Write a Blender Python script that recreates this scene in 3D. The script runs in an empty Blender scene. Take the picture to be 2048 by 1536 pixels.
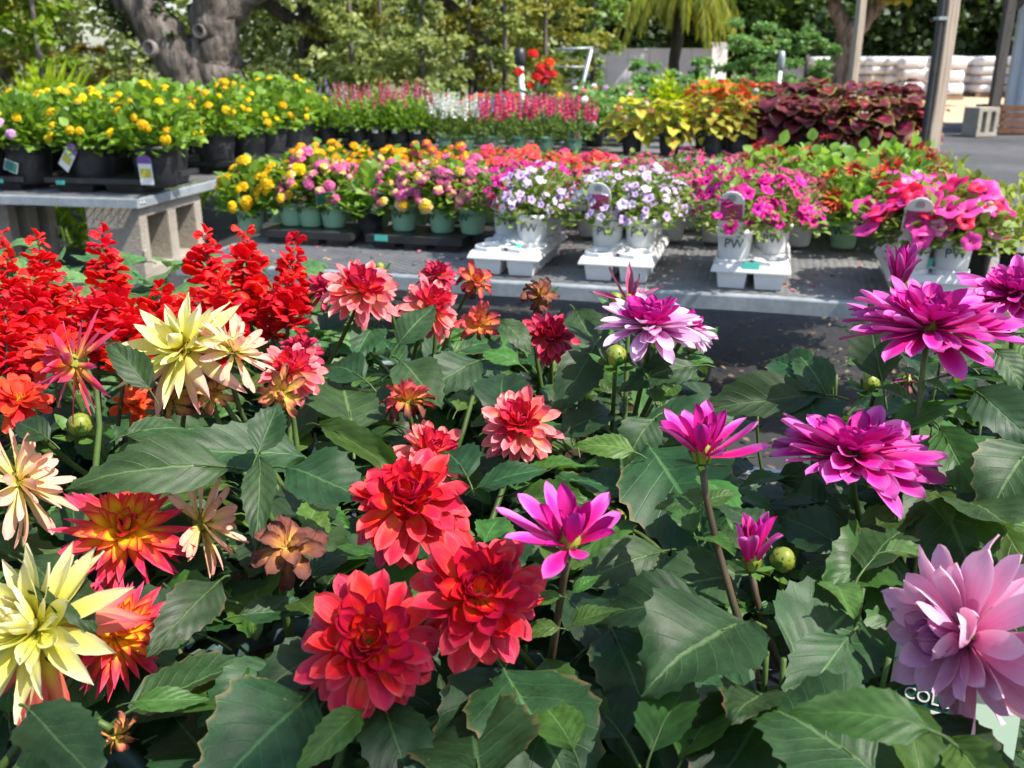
import bpy, math, random
import numpy as np
from mathutils import Vector, Matrix, Quaternion

random.seed(7)
RNG = np.random.default_rng(7)
scene = bpy.context.scene
COL = scene.collection
R = math.radians

# ------------------------------------------------------------------ camera
CAM = Vector((0.0, 0.0, 1.10))
TILT = R(18.8)
FPX = 1900.0                       # focal length in pixels of a 2048 wide frame
cam_data = bpy.data.cameras.new('camera')
cam_data.sensor_width = 36.0
cam_data.lens = 36.0 * FPX / 2048.0
cam_data.clip_start = 0.02
cam_data.clip_end = 400.0
cam_data.dof.use_dof = True
cam_data.dof.focus_distance = 0.84
cam_data.dof.aperture_fstop = 12.0
cam = bpy.data.objects.new('camera', cam_data)
COL.objects.link(cam)
cam.location = CAM
cam.rotation_euler = (math.pi / 2 - TILT, 0, 0)
scene.camera = cam

# ------------------------------------------------------------------ light
SUN = Vector((0.52, -0.24, 0.82)).normalized()      # direction towards the sun
world = bpy.data.worlds.new('World')
scene.world = world
world.use_nodes = True
wn = world.node_tree.nodes
wn.clear()
sky = wn.new('ShaderNodeTexSky')
sky.sky_type = 'NISHITA'
sky.sun_disc = False
sky.sun_elevation = math.asin(SUN.z)
sky.sun_rotation = math.atan2(SUN.x, SUN.y)
sky.dust_density = 1.6
sky.air_density = 1.0
bg = wn.new('ShaderNodeBackground')
bg.inputs['Strength'].default_value = 0.14
wo = wn.new('ShaderNodeOutputWorld')
world.node_tree.links.new(sky.outputs[0], bg.inputs[0])
world.node_tree.links.new(bg.outputs[0], wo.inputs[0])
sun_data = bpy.data.lights.new('sun', 'SUN')
sun_data.energy = 4.5
sun_data.angle = R(0.6)
sun_data.color = (1.0, 0.95, 0.87)
sun = bpy.data.objects.new('sun', sun_data)
COL.objects.link(sun)
sun.rotation_euler = SUN.to_track_quat('Z', 'Y').to_euler()
scene.view_settings.view_transform = 'Standard'
scene.view_settings.look = 'None'
scene.view_settings.exposure = 0.95
scene.view_settings.gamma = 1.0
scene.view_settings.use_curve_mapping = False

# ------------------------------------------------------------------ picture <-> place
FWD = Vector((0, math.cos(TILT), -math.sin(TILT)))
UPV = Vector((0, math.sin(TILT), math.cos(TILT)))
RGT = Vector((1, 0, 0))
def ray(px, py):
    return (FWD * FPX + RGT * (px - 1024) + UPV * (768 - py)).normalized()
def at(px, py, s):
    return CAM + ray(px, py) * s
def atz(px, py, z):
    d = ray(px, py)
    return CAM + d * ((z - CAM.z) / d.z)
def aty(px, py, y):
    d = ray(px, py)
    return CAM + d * ((y - CAM.y) / d.y)
def proj(p):
    d = p - CAM
    w = d.dot(FWD)
    if w < 0.01:
        return (-9999, -9999, w)
    return (1024 + d.x / w * FPX, 768 - d.dot(UPV) / w * FPX, w)

# ------------------------------------------------------------------ materials
def nodes(name):
    m = bpy.data.materials.new(name)
    m.use_nodes = True
    nt = m.node_tree
    nt.nodes.clear()
    out = nt.nodes.new('ShaderNodeOutputMaterial')
    return m, nt, out
def N(nt, t, **kw):
    n = nt.nodes.new(t)
    for k, v in kw.items():
        setattr(n, k, v)
    return n
def math_node(nt, op, a, b=None, c=None):
    n = nt.nodes.new('ShaderNodeMath')
    n.operation = op
    for i, s in enumerate((a, b, c)):
        if s is None:
            continue
        if isinstance(s, (int, float)):
            n.inputs[i].default_value = s
        else:
            nt.links.new(s, n.inputs[i])
    return n.outputs[0]
def mixc(nt, fac, a, b, blend='MIX'):
    n = nt.nodes.new('ShaderNodeMix')
    n.data_type = 'RGBA'
    n.blend_type = blend
    for i, s in ((0, fac), (6, a), (7, b)):
        if isinstance(s, (int, float)):
            n.inputs[i].default_value = s
        elif isinstance(s, (tuple, list)):
            n.inputs[i].default_value = tuple(s) + ((1,) if len(s) == 3 else ())
        else:
            nt.links.new(s, n.inputs[i])
    return n.outputs[2]
def ramp(nt, fac, stops, interp='LINEAR'):
    n = nt.nodes.new('ShaderNodeValToRGB')
    n.color_ramp.interpolation = interp
    e = n.color_ramp.elements
    while len(e) < len(stops):
        e.new(0.5)
    for i, (p, c) in enumerate(stops):
        e[i].position = p
        e[i].color = tuple(c) + (1,) if len(c) == 3 else c
    nt.links.new(fac, n.inputs[0])
    return n.outputs[0]
def noise_tex(nt, vec, scale, detail=4, rough=0.55):
    n = nt.nodes.new('ShaderNodeTexNoise')
    n.inputs['Scale'].default_value = scale
    n.inputs['Detail'].default_value = detail
    n.inputs['Roughness'].default_value = rough
    if vec is not None:
        nt.links.new(vec, n.inputs['Vector'])
    return n.outputs['Fac']
def mapping(nt, vec, scale):
    n = nt.nodes.new('ShaderNodeMapping')
    n.inputs['Scale'].default_value = scale
    nt.links.new(vec, n.inputs['Vector'])
    return n.outputs[0]
def bump(nt, h, strength, dist=0.01):
    n = nt.nodes.new('ShaderNodeBump')
    n.inputs['Strength'].default_value = strength
    n.inputs['Distance'].default_value = dist
    nt.links.new(h, n.inputs['Height'])
    return n.outputs[0]
def hsv(nt, col, h=None, s=None, v=None):
    n = nt.nodes.new('ShaderNodeHueSaturation')
    for k, x in (('Hue', h), ('Saturation', s), ('Value', v)):
        if x is None:
            continue
        if isinstance(x, (int, float)):
            n.inputs[k].default_value = x
        else:
            nt.links.new(x, n.inputs[k])
    nt.links.new(col, n.inputs['Color'])
    return n.outputs[0]
def shade(nt, out, col, rough=0.5, spec=0.5, metal=0.0, normal=None, trans=0.0, tcol=None, sheen=0.0):
    p = nt.nodes.new('ShaderNodeBsdfPrincipled')
    if isinstance(col, (tuple, list)):
        p.inputs['Base Color'].default_value = tuple(col) + (1,)
    else:
        nt.links.new(col, p.inputs['Base Color'])
    if isinstance(rough, (int, float)):
        p.inputs['Roughness'].default_value = rough
    else:
        nt.links.new(rough, p.inputs['Roughness'])
    p.inputs['Specular IOR Level'].default_value = spec
    p.inputs['Metallic'].default_value = metal
    p.inputs['Sheen Weight'].default_value = sheen
    if normal is not None:
        nt.links.new(normal, p.inputs['Normal'])
    res = p.outputs[0]
    if trans > 0:
        t = nt.nodes.new('ShaderNodeBsdfTranslucent')
        c = tcol if tcol is not None else col
        if isinstance(c, (tuple, list)):
            t.inputs['Color'].default_value = tuple(c) + (1,)
        else:
            nt.links.new(c, t.inputs['Color'])
        mx = nt.nodes.new('ShaderNodeMixShader')
        mx.inputs[0].default_value = trans
        nt.links.new(res, mx.inputs[1])
        nt.links.new(t.outputs[0], mx.inputs[2])
        res = mx.outputs[0]
    nt.links.new(res, out.inputs['Surface'])

MATS = {}
def plain(name, col, rough=0.5, spec=0.5, metal=0.0, var=0.0, nscale=20, bmp=0.0, trans=0.0):
    if name in MATS:
        return MATS[name]
    m, nt, out = nodes(name)
    tc = N(nt, 'ShaderNodeTexCoord').outputs['Object']
    f = noise_tex(nt, tc, nscale, 5)
    c = ramp(nt, f, [(0.3, tuple(x * (1 - var) for x in col)), (0.7, tuple(min(1, x * (1 + var)) for x in col))])
    nm = bump(nt, f, bmp, 0.004) if bmp else None
    shade(nt, out, c, rough, spec, metal, nm, trans)
    MATS[name] = m
    return m
def petal_mat(name, stops, streak=0.34, edge=None, rough=0.55, trans=0.24, hvar=0.008, vvar=0.12):
    """colour runs from the base (v=0) to the tip (v=1) of each petal"""
    m, nt, out = nodes(name)
    uv = N(nt, 'ShaderNodeUVMap').outputs[0]
    sep = N(nt, 'ShaderNodeSeparateXYZ')
    nt.links.new(uv, sep.inputs[0])
    oi = N(nt, 'ShaderNodeObjectInfo').outputs['Random']
    st = noise_tex(nt, mapping(nt, uv, (22, 1.2, 1)), 1.0, 4)
    vv = math_node(nt, 'ADD', sep.outputs[1], math_node(nt, 'MULTIPLY', math_node(nt, 'SUBTRACT', st, 0.5), 0.30))
    a = math_node(nt, 'ABSOLUTE', math_node(nt, 'SUBTRACT', sep.outputs[0], 0.5))
    vv = math_node(nt, 'ADD', vv, math_node(nt, 'MULTIPLY', math_node(nt, 'MULTIPLY', a, a), 1.1))
    c = ramp(nt, vv, stops)
    if edge:
        c = mixc(nt, math_node(nt, 'MULTIPLY', math_node(nt, 'SMOOTH_MIN', 1.0, math_node(nt, 'POWER', math_node(nt, 'MULTIPLY', a, 2.0), 3.0), 0.1), 0.6), c, edge)
    old = math_node(nt, 'GREATER_THAN', math_node(nt, 'FRACT', math_node(nt, 'MULTIPLY', oi, 9.7)), 0.88)
    brn = math_node(nt, 'MAXIMUM', math_node(nt, 'MULTIPLY', math_node(nt, 'SUBTRACT', math_node(nt, 'ADD', sep.outputs[1], math_node(nt, 'MULTIPLY', st, 0.25)), 1.04), 9.0), 0.0)
    c = mixc(nt, math_node(nt, 'MULTIPLY', math_node(nt, 'MINIMUM', brn, 0.8), old), c, (0.22, 0.10, 0.05))
    val = math_node(nt, 'ADD', 1.0 - vvar, math_node(nt, 'MULTIPLY', oi, vvar * 2))
    val = math_node(nt, 'MULTIPLY', val, math_node(nt, 'ADD', 1 - streak * .5, math_node(nt, 'MULTIPLY', st, streak)))
    hh = math_node(nt, 'ADD', 0.5 - hvar, math_node(nt, 'MULTIPLY', oi, hvar * 2))
    c = hsv(nt, c, hh, 1.0, val)
    rib = N(nt, 'ShaderNodeTexWave', wave_type='BANDS', bands_direction='X')
    rib.inputs['Scale'].default_value = 2.6
    rib.inputs['Distortion'].default_value = 0.6
    nt.links.new(uv, rib.inputs[0])
    nm = bump(nt, rib.outputs['Fac'], 0.10, 0.001)
    shade(nt, out, c, rough, 0.25, 0, nm, trans)
    MATS[name] = m
    return m
def leaf_mat(name, col, vein, rough=0.42, trans=0.18, tcol=(0.16, 0.30, 0.02), nveins=8, spec=0.36, vvar=0.35, spots=True, hvar=0.03):
    m, nt, out = nodes(name)
    uv = N(nt, 'ShaderNodeUVMap').outputs[0]
    sep = N(nt, 'ShaderNodeSeparateXYZ')
    nt.links.new(uv, sep.inputs[0])
    oi = N(nt, 'ShaderNodeObjectInfo').outputs['Random']
    tc = N(nt, 'ShaderNodeTexCoord').outputs['Object']
    a = math_node(nt, 'MULTIPLY', math_node(nt, 'ABSOLUTE', math_node(nt, 'SUBTRACT', sep.outputs[0], 0.5)), 2.0)
    q = math_node(nt, 'SUBTRACT', math_node(nt, 'MULTIPLY', sep.outputs[1], float(nveins)), math_node(nt, 'MULTIPLY', a, 2.0))
    fr = math_node(nt, 'ABSOLUTE', math_node(nt, 'SUBTRACT', math_node(nt, 'FRACT', q), 0.5))   # 0.5 on a vein
    side = math_node(nt, 'MULTIPLY', math_node(nt, 'MAXIMUM', math_node(nt, 'MULTIPLY', math_node(nt, 'SUBTRACT', fr, 0.455), 22.0), 0.0), math_node(nt, 'SUBTRACT', 1.0, math_node(nt, 'MULTIPLY', a, 0.75)))
    mid = math_node(nt, 'MAXIMUM', math_node(nt, 'MULTIPLY', math_node(nt, 'SUBTRACT', 0.055, a), 26.0), 0.0)
    v = math_node(nt, 'MINIMUM', math_node(nt, 'ADD', math_node(nt, 'MULTIPLY', side, 0.75), mid), 1.0)
    uvw = mapping(nt, uv, (3.0, 5.0, 1.0))
    n1 = noise_tex(nt, uvw, 1.1, 5)
    n2 = noise_tex(nt, uvw, 9.0, 4)
    net = N(nt, 'ShaderNodeTexVoronoi', feature='DISTANCE_TO_EDGE'); net.inputs['Scale'].default_value = 5.5
    nt.links.new(uvw, net.inputs['Vector'])
    netf = math_node(nt, 'MAXIMUM', math_node(nt, 'MULTIPLY', math_node(nt, 'SUBTRACT', 0.06, net.outputs['Distance']), 12.0), 0.0)
    base = ramp(nt, n1, [(0.3, tuple(x * 0.62 for x in col)), (0.7, tuple(x * 1.4 for x in col))])
    c = mixc(nt, math_node(nt, 'MINIMUM', math_node(nt, 'ADD', math_node(nt, 'MULTIPLY', v, 0.46), math_node(nt, 'MULTIPLY', netf, 0.16)), 1.0), base, vein)
    if spots:
        sp = noise_tex(nt, N(nt, 'ShaderNodeTexCoord').outputs['Generated'], 7.0, 3)
        spf = math_node(nt, 'MULTIPLY', math_node(nt, 'MAXIMUM', math_node(nt, 'SUBTRACT', sp, 0.735), 0.0), 30.0)
        c = mixc(nt, math_node(nt, 'MINIMUM', spf, 0.9), c, (0.22, 0.15, 0.06))
    if spots:                                   # a few leaves have scorched margins
        old = math_node(nt, 'GREATER_THAN', math_node(nt, 'FRACT', math_node(nt, 'MULTIPLY', oi, 13.7)), 0.80)
        rim = math_node(nt, 'MAXIMUM', math_node(nt, 'MULTIPLY', math_node(nt, 'SUBTRACT', math_node(nt, 'ADD', a, math_node(nt, 'MULTIPLY', n1, 0.7)), 1.28), 6.0), 0.0)
        c = mixc(nt, math_node(nt, 'MULTIPLY', math_node(nt, 'MINIMUM', rim, 0.85), old), c, (0.17, 0.10, 0.045))
    val = math_node(nt, 'ADD', 1 - vvar, math_node(nt, 'MULTIPLY', oi, 2 * vvar))
    hh = math_node(nt, 'ADD', 0.5 - hvar, math_node(nt, 'MULTIPLY', math_node(nt, 'FRACT', math_node(nt, 'MULTIPLY', oi, 7.3)), 2 * hvar))
    c = hsv(nt, c, hh, 1.0, val)
    h = math_node(nt, 'ADD', math_node(nt, 'MULTIPLY', v, -0.9), math_node(nt, 'MULTIPLY', n2, 0.22))
    h = math_node(nt, 'ADD', h, math_node(nt, 'MULTIPLY', math_node(nt, 'COSINE', math_node(nt, 'MULTIPLY', q, 6.283)), 0.22))
    nm = bump(nt, h, 0.40, 0.0014)
    rg = math_node(nt, 'ADD', rough - 0.08, math_node(nt, 'MULTIPLY', n1, 0.22))
    shade(nt, out, c, rg, spec, 0, nm, trans, tcol)
    MATS[name] = m
    return m

def soft_leaf_mat(name, cols, rough=0.5, trans=0.3, tcol=None, spec=0.4):
    """small far leaves in one mesh: colour varies leaf by leaf with place"""
    m, nt, out = nodes(name)
    g = N(nt, 'ShaderNodeNewGeometry')
    rnd = g.outputs['Random Per Island']
    c = ramp(nt, rnd, [(i / max(1, len(cols) - 1), c) for i, c in enumerate(cols)])
    oi = N(nt, 'ShaderNodeObjectInfo').outputs['Random']
    c = hsv(nt, c, None, None, math_node(nt, 'ADD', 0.85, math_node(nt, 'MULTIPLY', oi, 0.3)))
    t = hsv(nt, c, 0.485, 1.1, 1.5)
    shade(nt, out, c, rough, spec, 0, None, trans, t)
    MATS[name] = m
    return m

# ------------------------------------------------------------------ mesh helpers
class MB:
    def __init__(s):
        s.v, s.f, s.uv, s.mi = [], [], [], []
    def add(s, vs, fs, uvs=None, mi=0):
        o = len(s.v)
        s.v += [tuple(v) for v in vs]
        s.uv += list(uvs) if uvs is not None else [(0, 0)] * len(vs)
        for f in fs:
            s.f.append(tuple(i + o for i in f))
            s.mi.append(mi)
    def box(s, c, size, rot=None, mi=0, taper=1.0):
        hx, hy, hz = size[0] / 2, size[1] / 2, size[2] / 2
        vs = []
        for z, k in ((-hz, taper), (hz, 1.0)):
            for x, y in ((-hx, -hy), (hx, -hy), (hx, hy), (-hx, hy)):
                p = Vector((x * k, y * k, z))
                if rot is not None:
                    p = rot @ p
                vs.append(p + Vector(c))
        s.add(vs, [(3, 2, 1, 0), (4, 5, 6, 7), (0, 1, 5, 4), (1, 2, 6, 5), (2, 3, 7, 6), (3, 0, 4, 7)], None, mi)
    def tube(s, pts, rads, n=8, mi=0, cap=True, jit=0.0, rnd=None):
        pts = [Vector(p) for p in pts]
        rings = []
        prev = None
        L = 0
        for i, p in enumerate(pts):
            d = (pts[min(i + 1, len(pts) - 1)] - pts[max(i - 1, 0)]).normalized()
            if prev is None:
                a = d.orthogonal().normalized()
            else:
                a = (prev - d * prev.dot(d)).normalized()
            prev = a
            b = d.cross(a)
            r = rads[i] if isinstance(rads, (list, tuple)) else rads
            ring = []
            for k in range(n):
                t = 2 * math.pi * k / n
                rr = r * (1 + (rnd.uniform(-jit, jit) if rnd else 0))
                ring.append(p + (a * math.cos(t) + b * math.sin(t)) * rr)
            rings.append(ring)
        vs = [v for r_ in rings for v in r_]
        uvs = [(k / n, i / max(1, len(pts) - 1)) for i in range(len(pts)) for k in range(n)]
        fs = []
        for i in range(len(pts) - 1):
            for k in range(n):
                fs.append((i * n + k, i * n + (k + 1) % n, (i + 1) * n + (k + 1) % n, (i + 1) * n + k))
        if cap:
            fs.append(tuple(range(n - 1, -1, -1)))
            fs.append(tuple((len(pts) - 1) * n + k for k in range(n)))
        s.add(vs, fs, uvs, mi)
    def lathe(s, prof, n=20, mi=0):
        vs = [(r * math.cos(2 * math.pi * k / n), r * math.sin(2 * math.pi * k / n), z) for r, z in prof for k in range(n)]
        uvs = [(k / n, i / (len(prof) - 1)) for i in range(len(prof)) for k in range(n)]
        fs = []
        for i in range(len(prof) - 1):
            for k in range(n):
                fs.append((i * n + k, i * n + (k + 1) % n, (i + 1) * n + (k + 1) % n, (i + 1) * n + k))
        s.add(vs, fs, uvs, mi)
    def grid(s, rows, uvrows, mi=0):
        nr, nc = len(rows), len(rows[0])
        vs = [p for r_ in rows for p in r_]
        uvs = [u for r_ in uvrows for u in r_]
        fs = [(i * nc + j, i * nc + j + 1, (i + 1) * nc + j + 1, (i + 1) * nc + j) for i in range(nr - 1) for j in range(nc - 1)]
        s.add(vs, fs, uvs, mi)
    def mesh(s, name, mats, smooth=True):
        me = bpy.data.meshes.new(name)
        me.from_pydata([tuple(v) for v in s.v], [], s.f)
        uvl = me.uv_layers.new(name='UVMap')
        li = np.empty(len(me.loops), dtype=np.int32)
        me.loops.foreach_get('vertex_index', li)
        uvl.data.foreach_set('uv', np.array(s.uv, dtype=np.float32)[li].ravel())
        for m in (mats if isinstance(mats, (list, tuple)) else [mats]):
            me.materials.append(m)
        if any(s.mi):
            me.polygons.foreach_set('material_index', s.mi)
        if smooth:
            me.polygons.foreach_set('use_smooth', [True] * len(me.polygons))
        me.update()
        return me

def quick_mesh(name, V, F, UV, mat, smooth=False):
    """numpy vertices (n,3) and equal sized faces (m,k)"""
    me = bpy.data.meshes.new(name)
    k = F.shape[1]
    me.vertices.add(len(V)); me.vertices.foreach_set('co', V.astype(np.float32).ravel())
    me.loops.add(F.size); me.loops.foreach_set('vertex_index', F.astype(np.int32).ravel())
    me.polygons.add(len(F))
    me.polygons.foreach_set('loop_start', np.arange(0, F.size, k, dtype=np.int32))
    if UV is not None:
        uvl = me.uv_layers.new(name='UVMap')
        uvl.data.foreach_set('uv', UV[F.ravel()].astype(np.float32).ravel())
    me.materials.append(mat)
    if smooth:
        me.polygons.foreach_set('use_smooth', [True] * len(F))
    me.update(calc_edges=True)
    return me

# leaf outline used for leaf masses: 8 vertices folded along the midrib
_LO = np.array([[0, 0, 0], [-.36, .28, .07], [-.42, .55, .08], [-.2, .85, .02], [0, 1, -.08], [.2, .85, .02], [.42, .55, .08], [.36, .28, .07], [0, .5, 0.0]])
_LF = np.array([[0, 8, 2, 1], [8, 4, 3, 2], [0, 7, 6, 8], [8, 6, 5, 4]])
def leaf_cloud(name, P, D, U, S, mat, width=1.0):
    """P base points, D leaf directions, U upward hints, S lengths"""
    n = len(P)
    D = D / np.linalg.norm(D, axis=1, keepdims=True)
    X = np.cross(D, U); X /= np.linalg.norm(X, axis=1, keepdims=True) + 1e-9
    Z = np.cross(X, D)
    lo = _LO[None] * S[:, None, None]
    V = P[:, None] + lo[..., :1] * width * X[:, None] + lo[..., 1:2] * D[:, None] + lo[..., 2:] * Z[:, None]
    F = (_LF[None] + (np.arange(n) * 9)[:, None, None]).reshape(-1, 4)
    UV = np.tile(np.stack([_LO[:, 0] + .5, _LO[:, 1]], 1), (n, 1))
    return quick_mesh(name, V.reshape(-1, 3), F, UV, mat, True)
def unit(n, rng=RNG):
    v = rng.normal(size=(n, 3))
    return v / np.linalg.norm(v, axis=1, keepdims=True)

# ------------------------------------------------------------------ object helpers
def obj(name, me, parent=None, M=None, kind=None):
    o = bpy.data.objects.new(name, me)
    COL.objects.link(o)
    if parent is not None:
        o.parent = parent
    if M is not None:
        o.matrix_basis = M
    if kind:
        o['kind'] = kind
    return o
def tag(o, label, cat, group=None, kind=None):
    o['label'] = label
    o['category'] = cat
    if group:
        o['group'] = group
    if kind:
        o['kind'] = kind
    return o
def thing(name, label, cat, loc=(0, 0, 0), rz=0.0, group=None):
    o = bpy.data.objects.new(name, None)
    COL.objects.link(o)
    o.empty_display_size = 0.05
    o.matrix_basis = Matrix.Translation(loc) @ Matrix.Rotation(rz, 4, 'Z')
    return tag(o, label, cat, group)
def structure(name, me, M=None):
    o = obj(name, me, None, M)
    o['kind'] = 'structure'
    return o
def T(x, y, z):
    return Matrix.Translation((x, y, z))
def frame(o, Y, Z):
    """matrix with local Y and (nearly) local Z"""
    Y = Vector(Y).normalized()
    Z = Vector(Z)
    Z = Z - Y * Z.dot(Y)
    if Z.length < 1e-5:
        Z = Y.orthogonal()
    Z.normalize()
    X = Y.cross(Z)
    M = Matrix((X, Y, Z)).transposed().to_4x4()
    M.translation = Vector(o)
    return M
def axis_frame(o, Z, spin=0.0):
    Z = Vector(Z).normalized()
    X = Z.orthogonal().normalized()
    Y = Z.cross(X)
    M = Matrix((X, Y, Z)).transposed().to_4x4() @ Matrix.Rotation(spin, 4, 'Z')
    M.translation = Vector(o)
    return M
def interp(tab, x):
    for (a, fa), (b, fb) in zip(tab, tab[1:]):
        if x <= b:
            t = (x - a) / (b - a)
            t = t * t * (3 - 2 * t) * 0.5 + t * 0.5
            return fa + (fb - fa) * t
    return tab[-1][1]
def text_mesh(txt, size, mat, extrude=0.0004):
    cu = bpy.data.curves.new('lettering', 'FONT')
    cu.body = txt; cu.size = size; cu.extrude = extrude
    cu.align_x = 'CENTER'; cu.align_y = 'CENTER'; cu.resolution_u = 3
    to = bpy.data.objects.new('lettering_source', cu)
    COL.objects.link(to)
    dg = bpy.context.evaluated_depsgraph_get()
    me = bpy.data.meshes.new_from_object(to.evaluated_get(dg))
    bpy.data.objects.remove(to)
    bpy.data.curves.remove(cu)
    me.name = 'lettering'
    me.materials.clear(); me.materials.append(mat)
    return me
# ------------------------------------------------------------------ the setting: ground sheets
def ground_mat(name, stops, scale, bmp=0.4, rough=0.9, fine=60, weave=False):
    m, nt, out = nodes(name)
    tc = N(nt, 'ShaderNodeTexCoord').outputs['Object']
    n1 = noise_tex(nt, tc, scale, 6, 0.6)
    n2 = noise_tex(nt, tc, fine, 4, 0.7)
    c = ramp(nt, math_node(nt, 'ADD', math_node(nt, 'MULTIPLY', n1, 0.65), math_node(nt, 'MULTIPLY', n2, 0.35)), stops)
    h = n2
    if weave:
        w1 = N(nt, 'ShaderNodeTexWave', wave_type='BANDS', bands_direction='X'); w1.inputs['Scale'].default_value = 60
        w2 = N(nt, 'ShaderNodeTexWave', wave_type='BANDS', bands_direction='Y'); w2.inputs['Scale'].default_value = 60
        nt.links.new(tc, w1.inputs[0]); nt.links.new(tc, w2.inputs[0])
        h = math_node(nt, 'ADD', math_node(nt, 'MULTIPLY', math_node(nt, 'MULTIPLY', w1.outputs['Fac'], w2.outputs['Fac']), 0.5), math_node(nt, 'MULTIPLY', n1, 1.5))
    shade(nt, out, c, rough, 0.35, 0, bump(nt, h, bmp, 0.02))
    MATS[name] = m
    return m
def sheet(name, x0, x1, y0, y1, z, mat, nx=1, ny=1, amp=0.0, seed=0):
    rnd = np.random.default_rng(seed)
    mb = MB()
    ph = rnd.uniform(0, 6, 4)
    rows, uvs = [], []
    for j in range(ny + 1):
        r_, u_ = [], []
        for i in range(nx + 1):
            x = x0 + (x1 - x0) * i / nx; y = y0 + (y1 - y0) * j / ny
            e = amp * (math.sin(x * 2.1 + ph[0]) * math.cos(y * 1.3 + ph[1]) + .5 * math.sin(x * 5.3 + y * 4.1 + ph[2]))
            r_.append((x, y, z + e)); u_.append((i / nx, j / ny))
        rows.append(r_); uvs.append(u_)
    mb.grid(rows, uvs)
    return structure(name, mb.mesh(name, mat))

M_EARTH = ground_mat('earth_and_grass', [(0.35, (0.05, 0.085, 0.02)), (0.5, (0.10, 0.12, 0.04)), (0.62, (0.22, 0.17, 0.10))], 0.35, fine=9)
M_FABRIC = ground_mat('weed_fabric', [(0.3, (0.022, 0.022, 0.024)), (0.55, (0.045, 0.044, 0.046)), (0.66, (0.10, 0.085, 0.07)), (0.75, (0.2, 0.16, 0.12))], 1.1, 0.35, 0.6, 14, True)
M_GRAVEL = ground_mat('grey_gravel', [(0.3, (0.04, 0.04, 0.043)), (0.5, (0.075, 0.075, 0.08)), (0.7, (0.14, 0.138, 0.135))], 0.6, 0.9, 0.9, 25)
M_SAND = ground_mat('sandy_drive', [(0.3, (0.40, 0.27, 0.16)), (0.55, (0.55, 0.39, 0.25)), (0.75, (0.62, 0.47, 0.33))], 0.4, 0.4, 0.95, 12)
sheet('ground', -150, 150, -60, 200, 0.0, M_EARTH, 40, 40)
sheet('sandy_drive', 2.0, 45, 17.5, 36, 0.006, M_SAND, 20, 10)
sheet('gravel_yard', 2.6, 14, 4.0, 18.4, 0.012, M_GRAVEL, 30, 40, 0.003, 3)
sheet('weed_fabric', -7, 3.6, -3, 11.5, 0.020, M_FABRIC, 60, 80, 0.004, 5)

# dead leaves and crumbs lying on the fabric: uncountable, one object
M_LITTER = soft_leaf_mat('dry_leaf_litter', [(0.16, 0.11, 0.07), (0.26, 0.18, 0.11), (0.10, 0.07, 0.05), (0.32, 0.25, 0.17)], 0.8, 0.05)
n = 1500
P = np.stack([RNG.uniform(-5, 3.4, n), RNG.uniform(1.4, 8.5, n), np.full(n, 0.031)], 1)
k = RNG.random(n) < 0.5
P[k, 0] = RNG.normal(0.9, 0.7, k.sum()); P[k, 1] = RNG.normal(3.4, 0.45, k.sum())
D = unit(n); D[:, 2] *= 0.12
U = np.tile([0, 0, 1.0], (n, 1)) + unit(n) * 0.35
tag(obj('leaf_litter', leaf_cloud('leaf_litter', P, D, U, RNG.uniform(0.008, 0.034, n), M_LITTER, .55), kind='stuff'), 'dry brown leaf litter scattered over the black weed fabric', 'leaf litter')

# ------------------------------------------------------------------ benches
def galvanised():
    m, nt, out = nodes('galvanised_steel')
    tc = N(nt, 'ShaderNodeTexCoord').outputs['Object']
    vo = N(nt, 'ShaderNodeTexVoronoi'); vo.inputs['Scale'].default_value = 55
    nt.links.new(tc, vo.inputs['Vector'])
    n1 = noise_tex(nt, tc, 6, 5)
    c = ramp(nt, n1, [(0.3, (0.31, 0.34, 0.36)), (0.7, (0.47, 0.51, 0.53))])
    c = mixc(nt, 0.12, c, vo.outputs['Distance'], 'OVERLAY')
    st = noise_tex(nt, mapping(nt, tc, (14, 14, 1.2)), 1.0, 4)
    c = mixc(nt, math_node(nt, 'MULTIPLY', math_node(nt, 'MAXIMUM', math_node(nt, 'SUBTRACT', st, 0.56), 0.0), 2.5), c, (0.27, 0.24, 0.21))
    rg = math_node(nt, 'ADD', 0.38, math_node(nt, 'MULTIPLY', n1, 0.25))
    shade(nt, out, c, rg, 0.5, 0.55, None)
    return m
M_GALV = galvanised()
M_STRAND = plain('expanded_steel', (0.20, 0.20, 0.195), 0.5, 0.5, 0.5, 0.25, 9)
M_BOLT = plain('bolt_steel', (0.5, 0.5, 0.5), 0.35, 0.5, 0.8, 0.1)

def deck_mesh(L, Dp, pitch=0.0165, cell=0.046):
    rows = int(Dp / pitch); segs = int(L / (cell / 2))
    i = np.arange(segs + 1); j = np.arange(rows)
    X = np.tile(i * (cell / 2), (rows, 1))
    off = np.where((i[None, :] + j[:, None]) % 2 == 0, pitch * .46, -pitch * .46)
    Y = (j[:, None] + .5) * pitch + off
    w = 0.0017
    V = np.stack([np.stack([X, Y - w, np.zeros_like(X)], -1), np.stack([X, Y + w, np.full_like(X, 0.0015)], -1), np.stack([X, Y - w, np.full_like(X, -0.0035)], -1)], 2)
    idx = (np.arange(rows)[:, None] * (segs + 1) + np.arange(segs)[None, :]).ravel() * 3
    top = np.stack([idx, idx + 3, idx + 4, idx + 1], 1)
    front = np.stack([idx + 2, idx + 5, idx + 3, idx], 1)
    return quick_mesh('deck', V.reshape(-1, 3), np.concatenate([top, front]), None, M_STRAND)
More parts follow.
